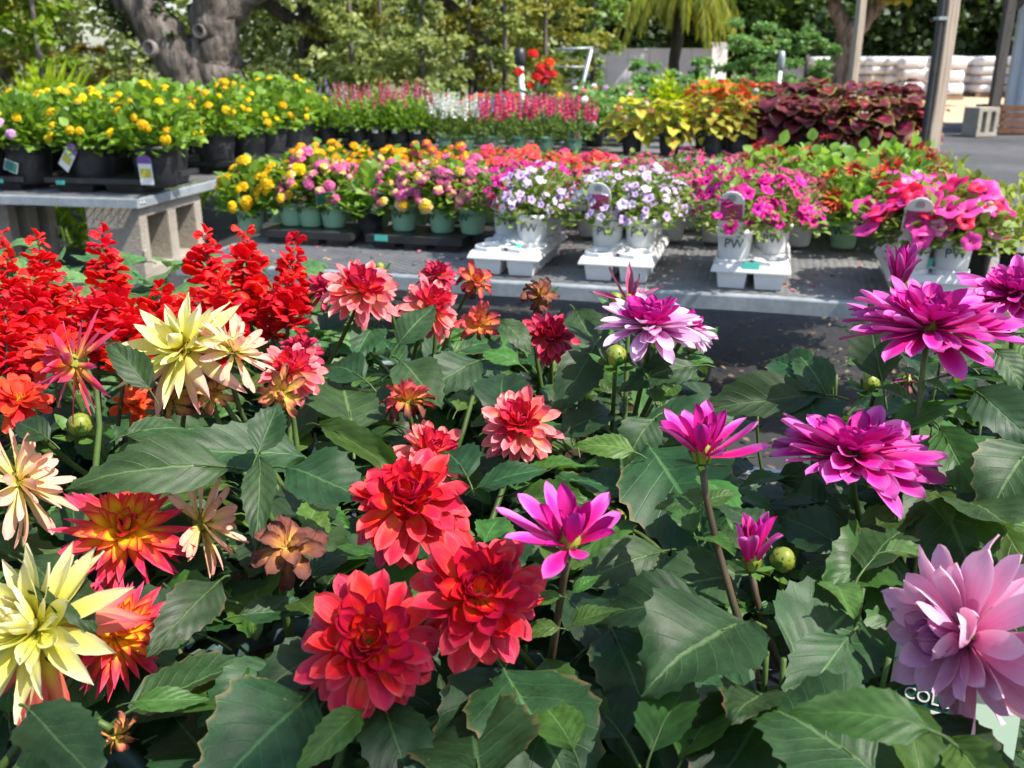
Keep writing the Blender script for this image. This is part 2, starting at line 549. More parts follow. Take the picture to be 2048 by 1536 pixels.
def rail_mesh(L, h=0.046, lip=0.028, t=0.004):
    """angle iron along +X, face on -Y, lip towards +Y, rounded top edge"""
    mb = MB()
    prof = [(0.0, -h), (0.0, -0.006), (0.0015, -0.0018), (0.006, 0.0), (lip, 0.0), (lip, -t), (t + .002, -t), (t, -t - .003), (t, -h)]
    ns = 24
    rnd = random.Random(int(L * 1000))
    rows, uvs = [], []
    for i in range(ns + 1):
        x = L * i / ns
        dz = rnd.uniform(-.0012, .0012); dy = rnd.uniform(-.001, .001)
        rows.append([(x, y + dy, z + dz) for y, z in prof + prof[:1]])
        uvs.append([(i / ns, k / len(prof)) for k in range(len(prof) + 1)])
    mb.grid(rows, uvs)
    for x in (0, L):
        mb.add([(x, y, z) for y, z in prof[:4] + prof[6:]], [tuple(range(len(prof) - 2))])
    return mb.mesh('rail', M_GALV, False)
def bolt_mesh():
    mb = MB()
    mb.lathe([(0.0, 0.006), (0.005, 0.0055), (0.007, 0.003), (0.0075, 0.0)], 8)
    return mb.mesh('bolt', M_BOLT)
BOLT = bolt_mesh()
BZ = 0.45
def bench(label, o, ang, L, Dp, group='metal plant benches', deck=True):
    t = thing('plant_bench', label, 'bench', (o[0], o[1], BZ), ang, group)
    obj('rail', rail_mesh(L), t, T(0, 0, 0))
    obj('rail', rail_mesh(L), t, T(L, Dp, 0) @ Matrix.Rotation(math.pi, 4, 'Z'))
    r = obj('rail', rail_mesh(Dp - .010), t, T(L + .002, .005, -.0025) @ Matrix.Rotation(math.pi / 2, 4, 'Z'))
    obj('rail', rail_mesh(Dp - .010), t, T(-.002, Dp - .005, -.0025) @ Matrix.Rotation(-math.pi / 2, 4, 'Z'))
    for q in range(2):
        obj('bolt', BOLT, r, T(.03 + q * .03, 0, -.024) @ Matrix.Rotation(math.pi / 2, 4, 'X'))
    if deck:
        obj('deck', deck_mesh(L - .06, Dp - .06), t, T(.03, .03, .002), 'stuff')
    mb = MB()
    nb = max(2, int(L / .6))
    for i in range(1, nb):
        mb.box((L * i / nb, Dp / 2, -.022), (.03, Dp - .012, .022))
    obj('cross_bar', mb.mesh('cross_bar', M_GALV, False), t)
    return t

p0, p1 = atz(350, 524, BZ), atz(1990, 622, BZ)
B_ANG = math.atan2(p1.y - p0.y, p1.x - p0.x)
B_O = p0
B_D = Vector((math.cos(B_ANG), math.sin(B_ANG), 0)); B_N = Vector((-B_D.y, B_D.x, 0))
bench('galvanised mesh bench holding the white trays and petunias', B_O, B_ANG, 3.4, 1.75)
G = R(-10.5)
GD = Vector((math.cos(G), math.sin(G), 0)); GN = Vector((-GD.y, GD.x, 0))
A_C = atz(272, 398, BZ)                       # near right corner of the left bench
A_L = 2.6
A_O = A_C - GD * A_L
bench('galvanised bench on concrete blocks holding yellow lantanas in black pots', A_O, G, A_L, 3.3)
C_M = atz(950, 312, BZ)
C_O = C_M - GD * 1.55
kk = (1850 - 1024) / FPX
q = C_O + GN * .3 - CAM; q.z = .5 - CAM.z
C_L = (kk * q.dot(FWD) - q.x) / (GD.x - kk * GD.dot(FWD))
bench('far galvanised bench holding angelonias and coleus', C_O, G, C_L, 2.0)
D_M = atz(1560, 936, BZ)
D_B = D_M - B_N * 1.45
D_O = D_B - B_D * 2.0
bench('nearest bench, hidden under the dahlia pots', D_O, B_ANG, 3.6, 1.45)

# ------------------------------------------------------------------ concrete blocks under the left bench
M_CONC = ground_mat('weathered_concrete', [(0.3, (0.24, 0.21, 0.17)), (0.5, (0.36, 0.32, 0.26)), (0.7, (0.45, 0.41, 0.35))], 5, 0.7, 0.9, 70)
def block_mesh(w, h, d, wall=0.075):
    """two square cores run through it along Y; w along X"""
    mb = MB()
    xs = [0, wall, w / 2 - wall * .55, w / 2 + wall * .55, w - wall, w]
    zs = [0, wall * .8, h - wall * .8, h]
    rnd = random.Random(3)
    solid = lambda i, j: not (j == 1 and i in (1, 3))
    for i in range(5):
        for j in range(3):
            if not solid(i, j):
                continue
            x0, x1, z0, z1 = xs[i], xs[i + 1], zs[j], zs[j + 1]
            mb.add([(x0, 0, z0), (x1, 0, z0), (x1, 0, z1), (x0, 0, z1)], [(0, 1, 2, 3)])
            mb.add([(x0, d, z0), (x1, d, z0), (x1, d, z1), (x0, d, z1)], [(3, 2, 1, 0)])
            for (ii, jj, q) in ((i - 1, j, 'l'), (i + 1, j, 'r'), (i, j - 1, 'b'), (i, j + 1, 't')):
                out = ii < 0 or ii > 4 or jj < 0 or jj > 2
                if out or not solid(ii, jj):
                    a, b = {'l': ((x0, z1), (x0, z0)), 'r': ((x1, z0), (x1, z1)), 'b': ((x0, z0), (x1, z0)), 't': ((x1, z1), (x0, z1))}[q]
                    mb.add([(a[0], 0, a[1]), (a[0], d, a[1]), (b[0], d, b[1]), (b[0], 0, b[1])], [(0, 1, 2, 3)])
    # a moulded ridge round the core faces
    for x0 in (0, w - .02):
        mb.box((x0 + .01, -.006, h * .36), (.03, .012, .05))
    me = mb.mesh('concrete_block', M_CONC, False)
    return me
def block(label, o, rz, w, h, d):
    me = block_mesh(w, h, d)
    b = obj('concrete_block', me, None, Matrix.Translation(o) @ Matrix.Rotation(rz, 4, 'Z'))
    bv = b.modifiers.new('worn_edges', 'BEVEL'); bv.width = .008; bv.segments = 2; bv.limit_method = 'ANGLE'
    w_ = b.modifiers.new('weld', 'WELD'); w_.merge_threshold = .0005
    b.modifiers.move(1, 0)
    return tag(b, label, 'concrete block', 'concrete blocks')
BH = BZ - .047
q = atz(305, 432, BH)
block('hollow concrete block with two cores facing right under the bench corner', (A_C.x - .02, A_C.y + .06, 0.02), G + math.pi / 2, .64, BH - .02, .30)
q = A_C - GD * .93 + GN * .25
block('smaller concrete block left of the corner block under the left bench', (q.x, q.y, 0.02), G + math.pi / 2, .4, BH - .02, .22)
q = A_C - GD * .35 + GN * 2.6
block('concrete block under the back of the left bench', (q.x, q.y, 0.02), G + math.pi / 2, .4, BH - .02, .3)
for lab, bo, bd, bn, a, b in (('concrete block under the back left of the mesh bench', B_O, B_D, B_N, .30, 1.35), ('concrete block under the back right of the mesh bench', B_O, B_D, B_N, 2.95, 1.2),
                              ('concrete block under the front left corner of the mesh bench', B_O, B_D, B_N, .36, .10), ('concrete block under the front right of the mesh bench', B_O, B_D, B_N, 2.95, .2),
                              ('concrete block under the left of the far bench', C_O, GD, GN, .4, .3), ('concrete block under the right of the far bench', C_O, GD, GN, C_L - .5, .3),
                              ('concrete block under the left of the nearest bench', D_O, B_D, B_N, .5, .6), ('concrete block under the right of the nearest bench', D_O, B_D, B_N, 2.9, .6)):
    q = bo + bd * a + bn * b
    block(lab, (q.x, q.y, 0.02), B_ANG + math.pi / 2, .4, BH - .02, .2)

# ------------------------------------------------------------------ trees and far things
def bark_mat(name, dark, light, scale=5):
    m, nt, out = nodes(name)
    tc = N(nt, 'ShaderNodeTexCoord').outputs['Object']
    f = noise_tex(nt, mapping(nt, tc, (scale, scale, scale * .22)), 1.6, 7, 0.65)
    g2 = noise_tex(nt, tc, 1.3, 3)
    c = ramp(nt, f, [(0.36, dark), (0.5, tuple((a + b) / 2 for a, b in zip(dark, light))), (0.64, light)])
    c = mixc(nt, math_node(nt, 'MULTIPLY', math_node(nt, 'MAXIMUM', math_node(nt, 'SUBTRACT', g2, 0.5), 0.0), 1.6), c, tuple(x * 1.25 for x in light))
    shade(nt, out, c, 0.92, 0.2, 0, bump(nt, f, 1.0, 0.14))
    return m
M_OAK = bark_mat('oak_bark', (0.030, 0.025, 0.022), (0.24, 0.205, 0.18))
M_DARKBARK = bark_mat('dark_bark', (0.02, 0.016, 0.012), (0.10, 0.08, 0.06))
M_CUT = plain('cut_wood', (0.20, 0.17, 0.155), 0.9, 0.2, 0, 0.25, 12, 0.4)
L_OAK = soft_leaf_mat('oak_leaves', [(0.04, 0.08, 0.012), (0.09, 0.15, 0.025), (0.18, 0.24, 0.04)], 0.5, 0.3)
L_DARK = soft_leaf_mat('dark_leaves', [(0.015, 0.035, 0.010), (0.035, 0.065, 0.015), (0.06, 0.10, 0.025)], 0.5, 0.25)
L_OLIVE = soft_leaf_mat('olive_leaves', [(0.11, 0.13, 0.02), (0.21, 0.22, 0.035), (0.34, 0.33, 0.07)], 0.5, 0.3)
L_BRIGHT = soft_leaf_mat('bright_leaves', [(0.10, 0.20, 0.012), (0.17, 0.29, 0.02), (0.24, 0.36, 0.03)], 0.45, 0.4)
L_MID = soft_leaf_mat('mid_green_leaves', [(0.07, 0.14, 0.025), (0.13, 0.22, 0.045), (0.21, 0.31, 0.08)], 0.45, 0.35)
L_SAGE = soft_leaf_mat('sage_leaves', [(0.14, 0.19, 0.045), (0.26, 0.32, 0.09), (0.38, 0.42, 0.15)], 0.5, 0.35)
L_FRESH = soft_leaf_mat('fresh_leaves', [(0.08, 0.19, 0.04), (0.13, 0.26, 0.07), (0.20, 0.33, 0.11)], 0.45, 0.4)
L_RUST = soft_leaf_mat('rusty_leaves', [(0.12, 0.13, 0.02), (0.22, 0.15, 0.03), (0.28, 0.20, 0.05)], 0.5, 0.35)
L_MAROON = soft_leaf_mat('maroon_leaves', [(0.10, 0.02, 0.025), (0.18, 0.035, 0.04), (0.12, 0.06, 0.03)], 0.5, 0.3)

def crown(name, blobs, n, size, mat, seed=0, hang=0.3, width=1.0, spread=.30):
    """leaves spread through overlapping clumps; blobs: (x,y,z,rx,ry,rz)"""
    rng = np.random.default_rng(seed)
    vol = np.array([b[3] * b[4] * b[5] for b in blobs]) ** .8
    cnt = rng.multinomial(n, vol / vol.sum())
    Ps, Ds = [], []
    for b, c in zip(blobs, cnt):
        # sub clumps inside each blob
        k = max(4, int(c / 60))
        cc = unit(k, rng) * (rng.random((k, 1)) ** .38)
        w = rng.integers(0, k, c)
        p = cc[w] + unit(c, rng) * (rng.random((c, 1)) ** .6) * spread
        P_ = p * np.array(b[3:6]) + np.array(b[:3])
        Ps.append(P_)
        d = unit(c, rng) + p * .8
        d[:, 2] -= hang
        Ds.append(d)
    P = np.concatenate(Ps); D = np.concatenate(Ds)
    U = np.tile([0, 0, 1.0], (len(P), 1)) + unit(len(P), rng) * .7
    return leaf_cloud(name, P, D, U, rng.uniform(.6, 1.25, len(P)) * size, mat, width)

def limb(mb, pts, rads, n=12, seed=0, rough=.13):
    """bent, fluted limb"""
    rnd = random.Random(seed)
    P, Q = [], []
    m = 6
    for i in range(len(pts) - 1):
        a, b = Vector(pts[i]), Vector(pts[i + 1])
        for k in range(m):
            t = k / m
            P.append(a.lerp(b, t) + Vector((rnd.uniform(-1, 1), rnd.uniform(-1, 1), 0)) * rads[i] * .07)
            Q.append((rads[i] * (1 - t) + rads[i + 1] * t) * (1 + rnd.uniform(-.05, .05)))
    P.append(Vector(pts[-1])); Q.append(rads[-1])
    mb.tube(P, Q, n, jit=rough, rnd=rnd)

# the big twin-trunked oak on the left
def P3(px, py, y):
    return aty(px, py, y)
OY = 14.0
oak = thing('oak_tree', 'huge grey oak with two leaning trunks and sawn knots, behind the left bench', 'tree', (P3(430, 175, OY).x, OY, 0))
ol = oak.location.copy()
mb = MB()
base = Vector((P3(425, 175, OY).x, OY, 0))
def rel(p, o=None):
    return p - (ol if o is None else o)
limb(mb, [rel(base + Vector((-.25, 0, -.1))), rel(P3(385, 150, OY)), rel(P3(330, 75, OY)), rel(P3(250, -20, OY)), rel(P3(150, -190, OY + .5)), rel(P3(-100, -480, OY + 1))], [.46, .36, .29, .26, .22, .14], 16, 1)
obj('trunk', mb.mesh('trunk', M_OAK), oak)
mb = MB()
limb(mb, [rel(base + Vector((.22, 0.1, -.1))), rel(P3(432, 150, OY)), rel(P3(428, 70, OY)), rel(P3(432, -10, OY)), rel(P3(400, -180, OY)), rel(P3(350, -500, OY))], [.44, .36, .31, .33, .26, .15], 16, 2)
limb(mb, [rel(P3(440, 45, OY)), rel(P3(480, 5, OY)), rel(P3(570, -60, OY)), rel(P3(760, -170, OY))], [.22, .18, .16, .12], 12, 3)
obj('trunk', mb.mesh('trunk', M_OAK), oak)
def knot(px, py, dy, r, nrm):
    p = P3(px, py, OY + dy)
    mb = MB()
    mb.lathe([(r * .0, -.02), (r * .35, -.015), (r * .7, .0), (r * .85, .05), (r * 1.1, .03), (r * 1.25, -.08), (r * 1.2, -.3)], 18)
    for i in range(len(mb.v)):
        v = mb.v[i]; s_ = 1 + random.uniform(-.05, .05)
        mb.v[i] = (v[0] * s_, v[1] * s_, v[2])
    obj('knot', mb.mesh('knot', M_CUT), oak, axis_frame(rel(p), nrm))
knot(300, 97, -.27, .10, (-.35, -.95, .1))
knot(400, 62, -.27, .09, (-.25, -.95, 0))
# ivy on the left limb and the crown overhead
mb = None
pts = []
for px, py in ((225, 5), (235, 25), (250, 45), (262, 60), (318, 5), (330, 30), (345, 55), (355, 75), (455, 130), (460, 150), (240, -30), (300, -30), (385, 15)):
    p = rel(P3(px, py, OY + .05)); pts.append((p.x, p.y, p.z, .16, .3, .2))
obj('ivy', crown('ivy', pts, 1500, .07, L_DARK, 5), oak, None, 'stuff')
obj('crown', crown('crown', [(-3.5, 0, 6.2, 3.2, 3.2, 1.6), (0, 1, 7.2, 3.6, 3.6, 1.8), (2.6, .5, 5.8, 2.0, 2.0, 1.2)], 3600, .22, L_OAK, 6), oak, None, 'stuff')

def tree(label, px, y, trunk_r, trunk_top, blobs, n, size, mat, bark=M_DARKBARK, name='tree', branches=(), lean=0.0, group='background trees and shrubs', cat='tree', seed=0, basez=0.0):
    x = aty(px, 150, y).x
    t = thing(name, label, cat, (x, y, basez), 0, group)
    mb = MB()
    limb(mb, [(0, 0, -.05), (lean * .5, 0, trunk_top * .5), (lean, 0, trunk_top)], [trunk_r, trunk_r * .8, trunk_r * .6], 8, seed)
    for b in branches:
        limb(mb, [(lean * b[0], 0, trunk_top * b[0]), (lean * b[0] + b[1] * .5, b[2] * .5, trunk_top * b[0] + b[3] * .6), (lean * b[0] + b[1], b[2], trunk_top * b[0] + b[3])], [trunk_r * .5, trunk_r * .38, trunk_r * .2], 6, seed + 1)
    obj('trunk', mb.mesh('trunk', bark), t)
    obj('crown', crown('crown', blobs, int(n * 2.2), size * 1.1, mat, seed + 20), t, None, 'stuff')
    return t

def column(label, px, y, w, h, mat, n, size, seed, name='nursery_tree', z0=.25, cat='tree'):
    rnd = random.Random(seed)
    bl = []
    k = 7
    for i in range(k):
        t = i / (k - 1)
        ww = w * (.75 + .35 * math.sin(math.pi * min(1, t * .9 + .12))) * rnd.uniform(.8, 1.1)
        bl.append((rnd.uniform(-.15, .15) * w, rnd.uniform(-.15, .15) * w, z0 + h * t, ww * .5, ww * .5, h / k * .8))
    return tree(label, px, y, .045, z0 + h * .8, bl, n, size, mat, M_OAK, name, (), 0, 'nursery trees in rows', cat, seed)

column('airy bright yellow-green young tree, leftmost near the sky gap', 85, 13.0, 1.15, 2.6, L_BRIGHT, 1500, .075, 11, z0=.9)
column('dark olive conifer-like tree at the left edge', 8, 15.0, 1.2, 2.6, L_OLIVE, 1600, .08, 12)
column('orange-tinted olive shrub right of the bright young tree', 140, 17, 1.3, 1.0, L_RUST, 1100, .08, 13)
column('low sage shrub below the sky gap', 215, 21, 1.9, .55, L_SAGE, 1000, .09, 14)
column('maroon leaved low shrub left of the oak trunk', 230, 15, 1.1, .45, L_MAROON, 700, .08, 15, 'shrub', .2, 'shrub')
column('pale green upright shrub tight left of the oak', 262, 19, .9, 1.2, L_SAGE, 700, .08, 16)
column('sage green nursery tree left of the holly pair', 705, 14.0, 1.25, 2.5, L_SAGE, 1700, .075, 21)
column('olive nursery tree filling the gap behind', 765, 17.5, 1.1, 2.6, L_OLIVE, 1200, .08, 22)
column('bushy sage nursery tree with a broad base', 845, 13.2, 1.25, 2.1, L_SAGE, 1800, .075, 23)
column('tall olive nursery tree behind the canna', 940, 16.5, 1.2, 2.6, L_OLIVE, 1400, .08, 24)
column('slim sage nursery tree right of the tall olive one', 1010, 14.8, .8, 2.4, L_SAGE, 1000, .07, 25)
column('broad green-yellow nursery tree above the metal bar', 1090, 16, 1.7, 2.5, L_OLIVE, 1800, .08, 26)
column('mid green nursery tree beside the palm', 1185, 18.5, 1.3, 2.8, L_MID, 1300, .085, 27)
column('low green shrub under the second oak', 545, 16.5, 1.5, .75, L_SAGE, 1000, .08, 28)
column('dark low shrub left of the second oak trunk', 590, 20, 1.6, .6, L_DARK, 900, .09, 29)
column('olive hedge tree behind the angelonias', 660, 22, 1.9, 2.2, L_OLIVE, 1300, .1, 30)

tree('dark shaded oak with a forked trunk right of the big oak', 625, 22, .36, 2.4, [(-2, 0, 4.6, 2.6, 2.6, 1.6), (2, .5, 4.8, 2.8, 2.8, 1.8), (-1.6, -1, 2.9, 1.2, 1.2, .5), (1.7, -1, 2.75, 1.1, 1.1, .45)], 4200, .2, L_OAK,
     name='oak_tree', branches=((.55, 2.2, .2, 1.6), (.7, -2.2, -.2, 1.2), (.9, 1.0, .4, 1.8)), group='shade oaks', seed=40)
tree('dark oak behind the nursery trees in the middle', 960, 27, .34, 3.2, [(-2.5, 0, 4.4, 2.8, 2.4, 1.5), (2.5, 0, 4.6, 3.0, 2.4, 1.6), (0, 0, 3.6, 2.2, 1.8, .7)], 4000, .22, L_OAK,
     name='oak_tree', branches=((.6, 2.4, 0, 1.4), (.6, -2.4, 0, 1.5)), group='shade oaks', seed=41)
tree('olive oak with curved limbs right of the palm', 1665, 25, .42, 2.0, [(-2.6, 0, 4.0, 2.4, 2.2, 1.2), (2.6, 0, 4.0, 2.8, 2.4, 1.3), (.4, -.5, 2.9, 1.5, 1.2, .45), (3.6, -.5, 3.1, 1.5, 1.2, .5)], 4200, .18, L_OLIVE,
     bark=M_OAK, name='oak_tree', branches=((.75, 1.3, -.3, 1.5), (.8, -.9, 0, 1.5)), lean=.35, group='shade oaks', seed=42)
for i, (px, y, lab) in enumerate(((1800, 40, 'dark green tree above the wrapped pallets by the wood post'), (1920, 44, 'dark green tree above the wrapped pallets right of the wood post'), (2040, 41, 'dark green tree behind the shed corner'),
                                  (1560, 44, 'mid green tree far behind the feathery bushes'), (1420, 46, 'dark tree far behind the palm'), (1250, 45, 'dark tree far left of the palm'))):
    tree(lab, px, y, .3, 2.5, [(-1.5, 0, 3.2, 2.4, 2, 1.8), (1.5, 0, 3.6, 2.4, 2, 2.0), (0, 0, 1.9, 2.4, 1.8, 1.4)], 2600, .28, (L_DARK, L_DARK, L_DARK, L_MID, L_OAK, L_DARK)[i], group='far tree line', seed=50 + i)
# the far wood reads as one mass
rng = np.random.default_rng(99)
bl = []
for i in range(52):
    x = -34 + i * 1.35 + rng.uniform(-.4, .4)
    px = proj(Vector((x, 52, 3)))[0]
    top = 7.5 + rng.uniform(-1, 1.5)
    if 165 < px < 235:
        top = 1.9
    if 285 < px < 345:
        top = 3.0
    bl.append((x, 52 + rng.uniform(-2, 2), top / 2, 1.5, 1.5, top / 2))
tag(obj('distant_woods', crown('distant_woods', bl, 46000, .42, L_SAGE, 98, spread=.65), kind='stuff'), 'hazy green wood closing the view behind the nursery', 'woods')

# feathery light green bushes in the middle distance
for i, (px, y, w, h, lab, mt) in enumerate(((1290, 12.0, .85, .75, 'feathery light green bush left of the palm trunk', L_FRESH), (1385, 12.6, .9, .8, 'feathery light green bush under the palm', L_FRESH), (1510, 11.5, 1.0, 1.15, 'tall feathery light green bush right of the white panel', L_FRESH),
                                            (1612, 12.4, .75, 1.15, 'feathery light green bush near the far wood post', L_FRESH), (1215, 13.5, .8, .5, 'dull green low bush beside the slanting metal pole', L_MID))):
    column(lab, px, y, w, h, mt, 1500, .05, 70 + i, 'feathery_bush', .25, 'bush')

# palm
PY = 16.0
palm = thing('palm_tree', 'palm with drooping yellow-green fronds and dark trunk', 'palm', (P3(1345, 100, PY).x, PY, 0))
mb = MB()
hc = P3(1375, -25, PY).z
limb(mb, [(0, 0, 0), (0.03, 0, hc * .5), (.12, 0, hc)], [.11, .10, .09], 10, 4, .2)
obj('trunk', mb.mesh('trunk', M_DARKBARK), palm)
M_FROND = soft_leaf_mat('palm_fronds', [(0.14, 0.20, 0.03), (0.28, 0.33, 0.05), (0.48, 0.46, 0.10)], 0.4, 0.4)
def frond_mesh(L, droop, seed):
    rng = np.random.default_rng(seed)
    n = 70
    t = np.linspace(.12, 1, n)
    y = L * np.sin(t * 1.25) / 1.25; z = L * (.35 * t - droop * t ** 2.2)
    P, D, S = [], [], []
    for i in range(n):
        for s in (-1, 1):
            P.append((0, y[i], z[i])); D.append((s * .55, .25, -1.0 + rng.uniform(-.2, .2) - t[i] * .3)); S.append(L * .34 * (1.1 - .7 * t[i]) * rng.uniform(.8, 1.1))
    P, D, S = np.array(P), np.array(D), np.array(S)
    return leaf_cloud('frond', P, D, np.tile([0, 1.0, .2], (len(P), 1)), S, M_FROND, .09)
for i in range(20):
    az = i * 2.4 + .3
    el = random.uniform(.5, 1.0)
    obj('frond', frond_mesh(random.uniform(.9, 1.3), random.uniform(.75, 1.05), 200 + i), palm, T(.12, 0, hc) @ Matrix.Rotation(az, 4, 'Z'))

# pale wall, white panel, metal stand, poles
M_WALL = plain('pale_board', (0.55, 0.54, 0.57), 0.8, 0.3, 0, 0.12, 2)
M_WHITE = plain('white_paint', (0.78, 0.78, 0.76), 0.6, 0.4, 0, 0.05, 6)
M_BLACKP = plain('black_plastic', (0.028, 0.028, 0.031), 0.42, 0.5, 0, 0.3, 14)
M_GREYPIPE = plain('grey_pipe', (0.30, 0.33, 0.34), 0.45, 0.5, 0.4, 0.15)
def wall_strip(name, label, cat, px0, px1, ptop, y, mat, th=.12, boards=0):
    a, b = P3(px0, ptop, y), P3(px1, ptop, y)
    t = thing(name, label, cat, (a.x, y, 0))
    L, h = b.x - a.x, a.z
    nb = boards or 1
    for i in range(nb):
        mb = MB()
        mb.box((L * (i + .5) / nb, random.uniform(-.004, .004), h / 2), (L / nb - .012, th, h))
        obj('board' if boards else 'panel', mb.mesh('board', mat, False), t)
    mb = MB(); mb.box((L / 2, 0, h + .022), (L + .08, th + .06, .04)); obj('cap', mb.mesh('cap', mat, False), t)
    return t
wall_strip('board_wall', 'low pale grey board wall behind the palm', 'wall', 1130, 1425, 100, 27, M_WALL, boards=7)
wall_strip('white_panel', 'bright white standing panel right of the palm trunk', 'panel', 1425, 1456, 88, 24, M_WHITE, .06)
wall_strip('grey_fence', 'dull grey fence panel seen through the feathery bushes', 'fence', 1560, 1690, 135, 28, M_WALL, boards=3)

def pole(name, label, cat, pa, pb, y, r, mat, capm=None):
    a, b = P3(*pa, y), P3(*pb, y)
    t = thing(name, label, cat, (b.x, b.y, 0))
    mb = MB()
    d = (a - b).normalized()
    mb.tube([b - b.xyz * 0 - Vector((b.x, b.y, 0)) + Vector((0, 0, 0)) - d * (b.z / d.z), a - Vector((b.x, b.y, 0))], [r, r], 10)
    obj('shaft', mb.mesh('shaft', mat), t)
    if capm:
        mb = MB()
        mb.lathe([(0, .12), (r * 1.6, .11), (r * 2.0, .05), (r * 2.0, -.03), (r * 1.2, -.06), (0, -.06)], 12)
        obj('cap', mb.mesh('cap', capm), t, Matrix.Translation(a - Vector((b.x, b.y, 0))))
    return t
pole('metal_stake', 'white metal stake with dark cap behind the coleus', 'stake', (1562, 128), (1555, 195), 9.5, .018, M_WHITE, M_GREYPIPE)
pole('garden_light', 'black topped white garden light left of the red canna', 'light', (1040, 120), (1043, 160), 10.2, .028, M_WHITE, M_BLACKP)
sl = pole('metal_stand', 'slanting grey metal pole with a cross bar right of the canna', 'stand', (1183, 98), (1160, 190), 10.0, .02, M_GREYPIPE)
a = P3(1110, 99, 10.0); b = P3(1186, 96, 10.0)
mb = MB(); mb.tube([a - sl.location, b - sl.location], [.012, .012], 8); obj('cross_bar', mb.mesh('cross_bar', M_GREYPIPE), sl)
mb = MB(); mb.tube([P3(1112, 134, 10.0) - sl.location, P3(1172, 134, 10.0) - sl.location], [.009, .009], 8); obj('cross_bar', mb.mesh('cross_bar', M_GREYPIPE), sl)

# timber posts
def wood(name, dark, light):
    m, nt, out = nodes(name)
    tc = N(nt, 'ShaderNodeTexCoord').outputs['Object']
    f = noise_tex(nt, mapping(nt, tc, (60, 60, 2.2)), 1.0, 6, .6)
    c = ramp(nt, f, [(0.3, dark), (0.7, light)])
    shade(nt, out, c, .85, .25, 0, bump(nt, f, .5, .01))
    return m
M_POST = wood('weathered_post', (0.27, 0.21, 0.16), (0.52, 0.43, 0.34))
def post(label, px, pyb, y, w, h, mat=M_POST, conduit=False, lean=0.0):
    x = P3(px, pyb, y).x
    t = thing('timber_post', label, 'post', (x, y, 0), R(14))
    mb = MB()
    rows = 14
    rnd = random.Random(int(px))
    prof = [(-.5, -.42), (-.42, -.5), (.42, -.5), (.5, -.42), (.5, .42), (.42, .5), (-.42, .5), (-.5, .42)]
    rr, uu = [], []
    for i in range(rows + 1):
        z = h * i / rows
        dx = rnd.uniform(-.004, .004) + lean * z
        rr.append([(p[0] * w + dx, p[1] * w, z) for p in prof + prof[:1]]); uu.append([(k / 8, i / rows) for k in range(9)])
    mb.grid(rr, uu)
    mb.add([rr[-1][k] for k in range(8)], [tuple(range(8))])
    obj('shaft', mb.mesh('shaft', mat, False), t)
    if conduit:
        mb = MB(); mb.tube([(-w * .5 - .028 + lean * z, -.02, z) for z in (0, .6, 1.2, 1.8, h)], [.022] * 5, 8)
        obj('conduit', mb.mesh('conduit', M_BLACKP), t)
        for z in (.55, 1.35, 1.9):
            mb = MB(); mb.box((-w * .5 - .026 + lean * z, -.02, z), (.06, .058, .02)); obj('conduit_clip', mb.mesh('conduit_clip', M_GREYPIPE, False), t)
    return t
post('weathered square timber post with black conduit at the end of the far bench', 1861, 290, 6.4, .088, 3.2, conduit=True)
post('thinner timber post standing behind the burgundy coleus', 1702, 195, 10.5, .078, 3.4)

# wrapped pallets
def wrap_mat(name, col):
    m, nt, out = nodes(name)
    tc = N(nt, 'ShaderNodeTexCoord').outputs['Object']
    f = noise_tex(nt, mapping(nt, tc, (3, 3, 7)), 1.6, 5, .6)
    c = ramp(nt, f, [(.3, tuple(x * .8 for x in col)), (.65, col)])
    shade(nt, out, c, .28, .6, 0, bump(nt, f, .8, .05))
    return m
W_MATS = [wrap_mat('white_wrap', (.72, .72, .74)), wrap_mat('grey_wrap', (.50, .48, .49)), wrap_mat('blue_grey_wrap', (.40, .47, .58)), wrap_mat('tan_wrap', (.62, .54, .46))]
def sack_mesh(w, d, h, seed, mat):
    rnd = random.Random(seed)
    mb = MB()
    n = 20
    prof = [(0.0, 0.02), (.86, 0.0), (1.0, .08), (1.03, .4), (1.02, .75), (.97, .9), (.82, 1.0), (.4, 1.04), (0.0, 1.03)]
    rows, uvs = [], []
    for r_, z in prof:
        row = []
        for k in range(n + 1):
            a = 2 * math.pi * (k % n) / n
            cx, sy = math.cos(a), math.sin(a)
            e = .28
            x = math.copysign(abs(cx) ** e, cx); y = math.copysign(abs(sy) ** e, sy)
            j = 1 + .025 * math.sin(k * 2.7 + z * 9 + seed) + rnd.uniform(-.01, .01)
            row.append((x * r_ * w / 2 * j, y * r_ * d / 2 * j, z * h + rnd.uniform(-.012, .012)))
        rows.append(row); uvs.append([(k / n, z) for k in range(n + 1)])
    mb.grid(rows, uvs)
    return mb.mesh('sack_layer', mat)
M_PALLET = wood('pallet_wood', (0.16, 0.11, 0.07), (0.34, 0.25, 0.17))
def pallet_mesh(w, d):
    mb = MB()
    for i in range(5):
        mb.box((w * (-.5 + (i + .5) / 5), 0, .12), (w / 5 - .05, d, .02))
    for i in range(3):
        mb.box((0, d * (-.46 + i * .46), .055), (w, .08, .11))
    return mb.mesh('pallet', M_PALLET, False)
PAL = pallet_mesh(.86, .9)
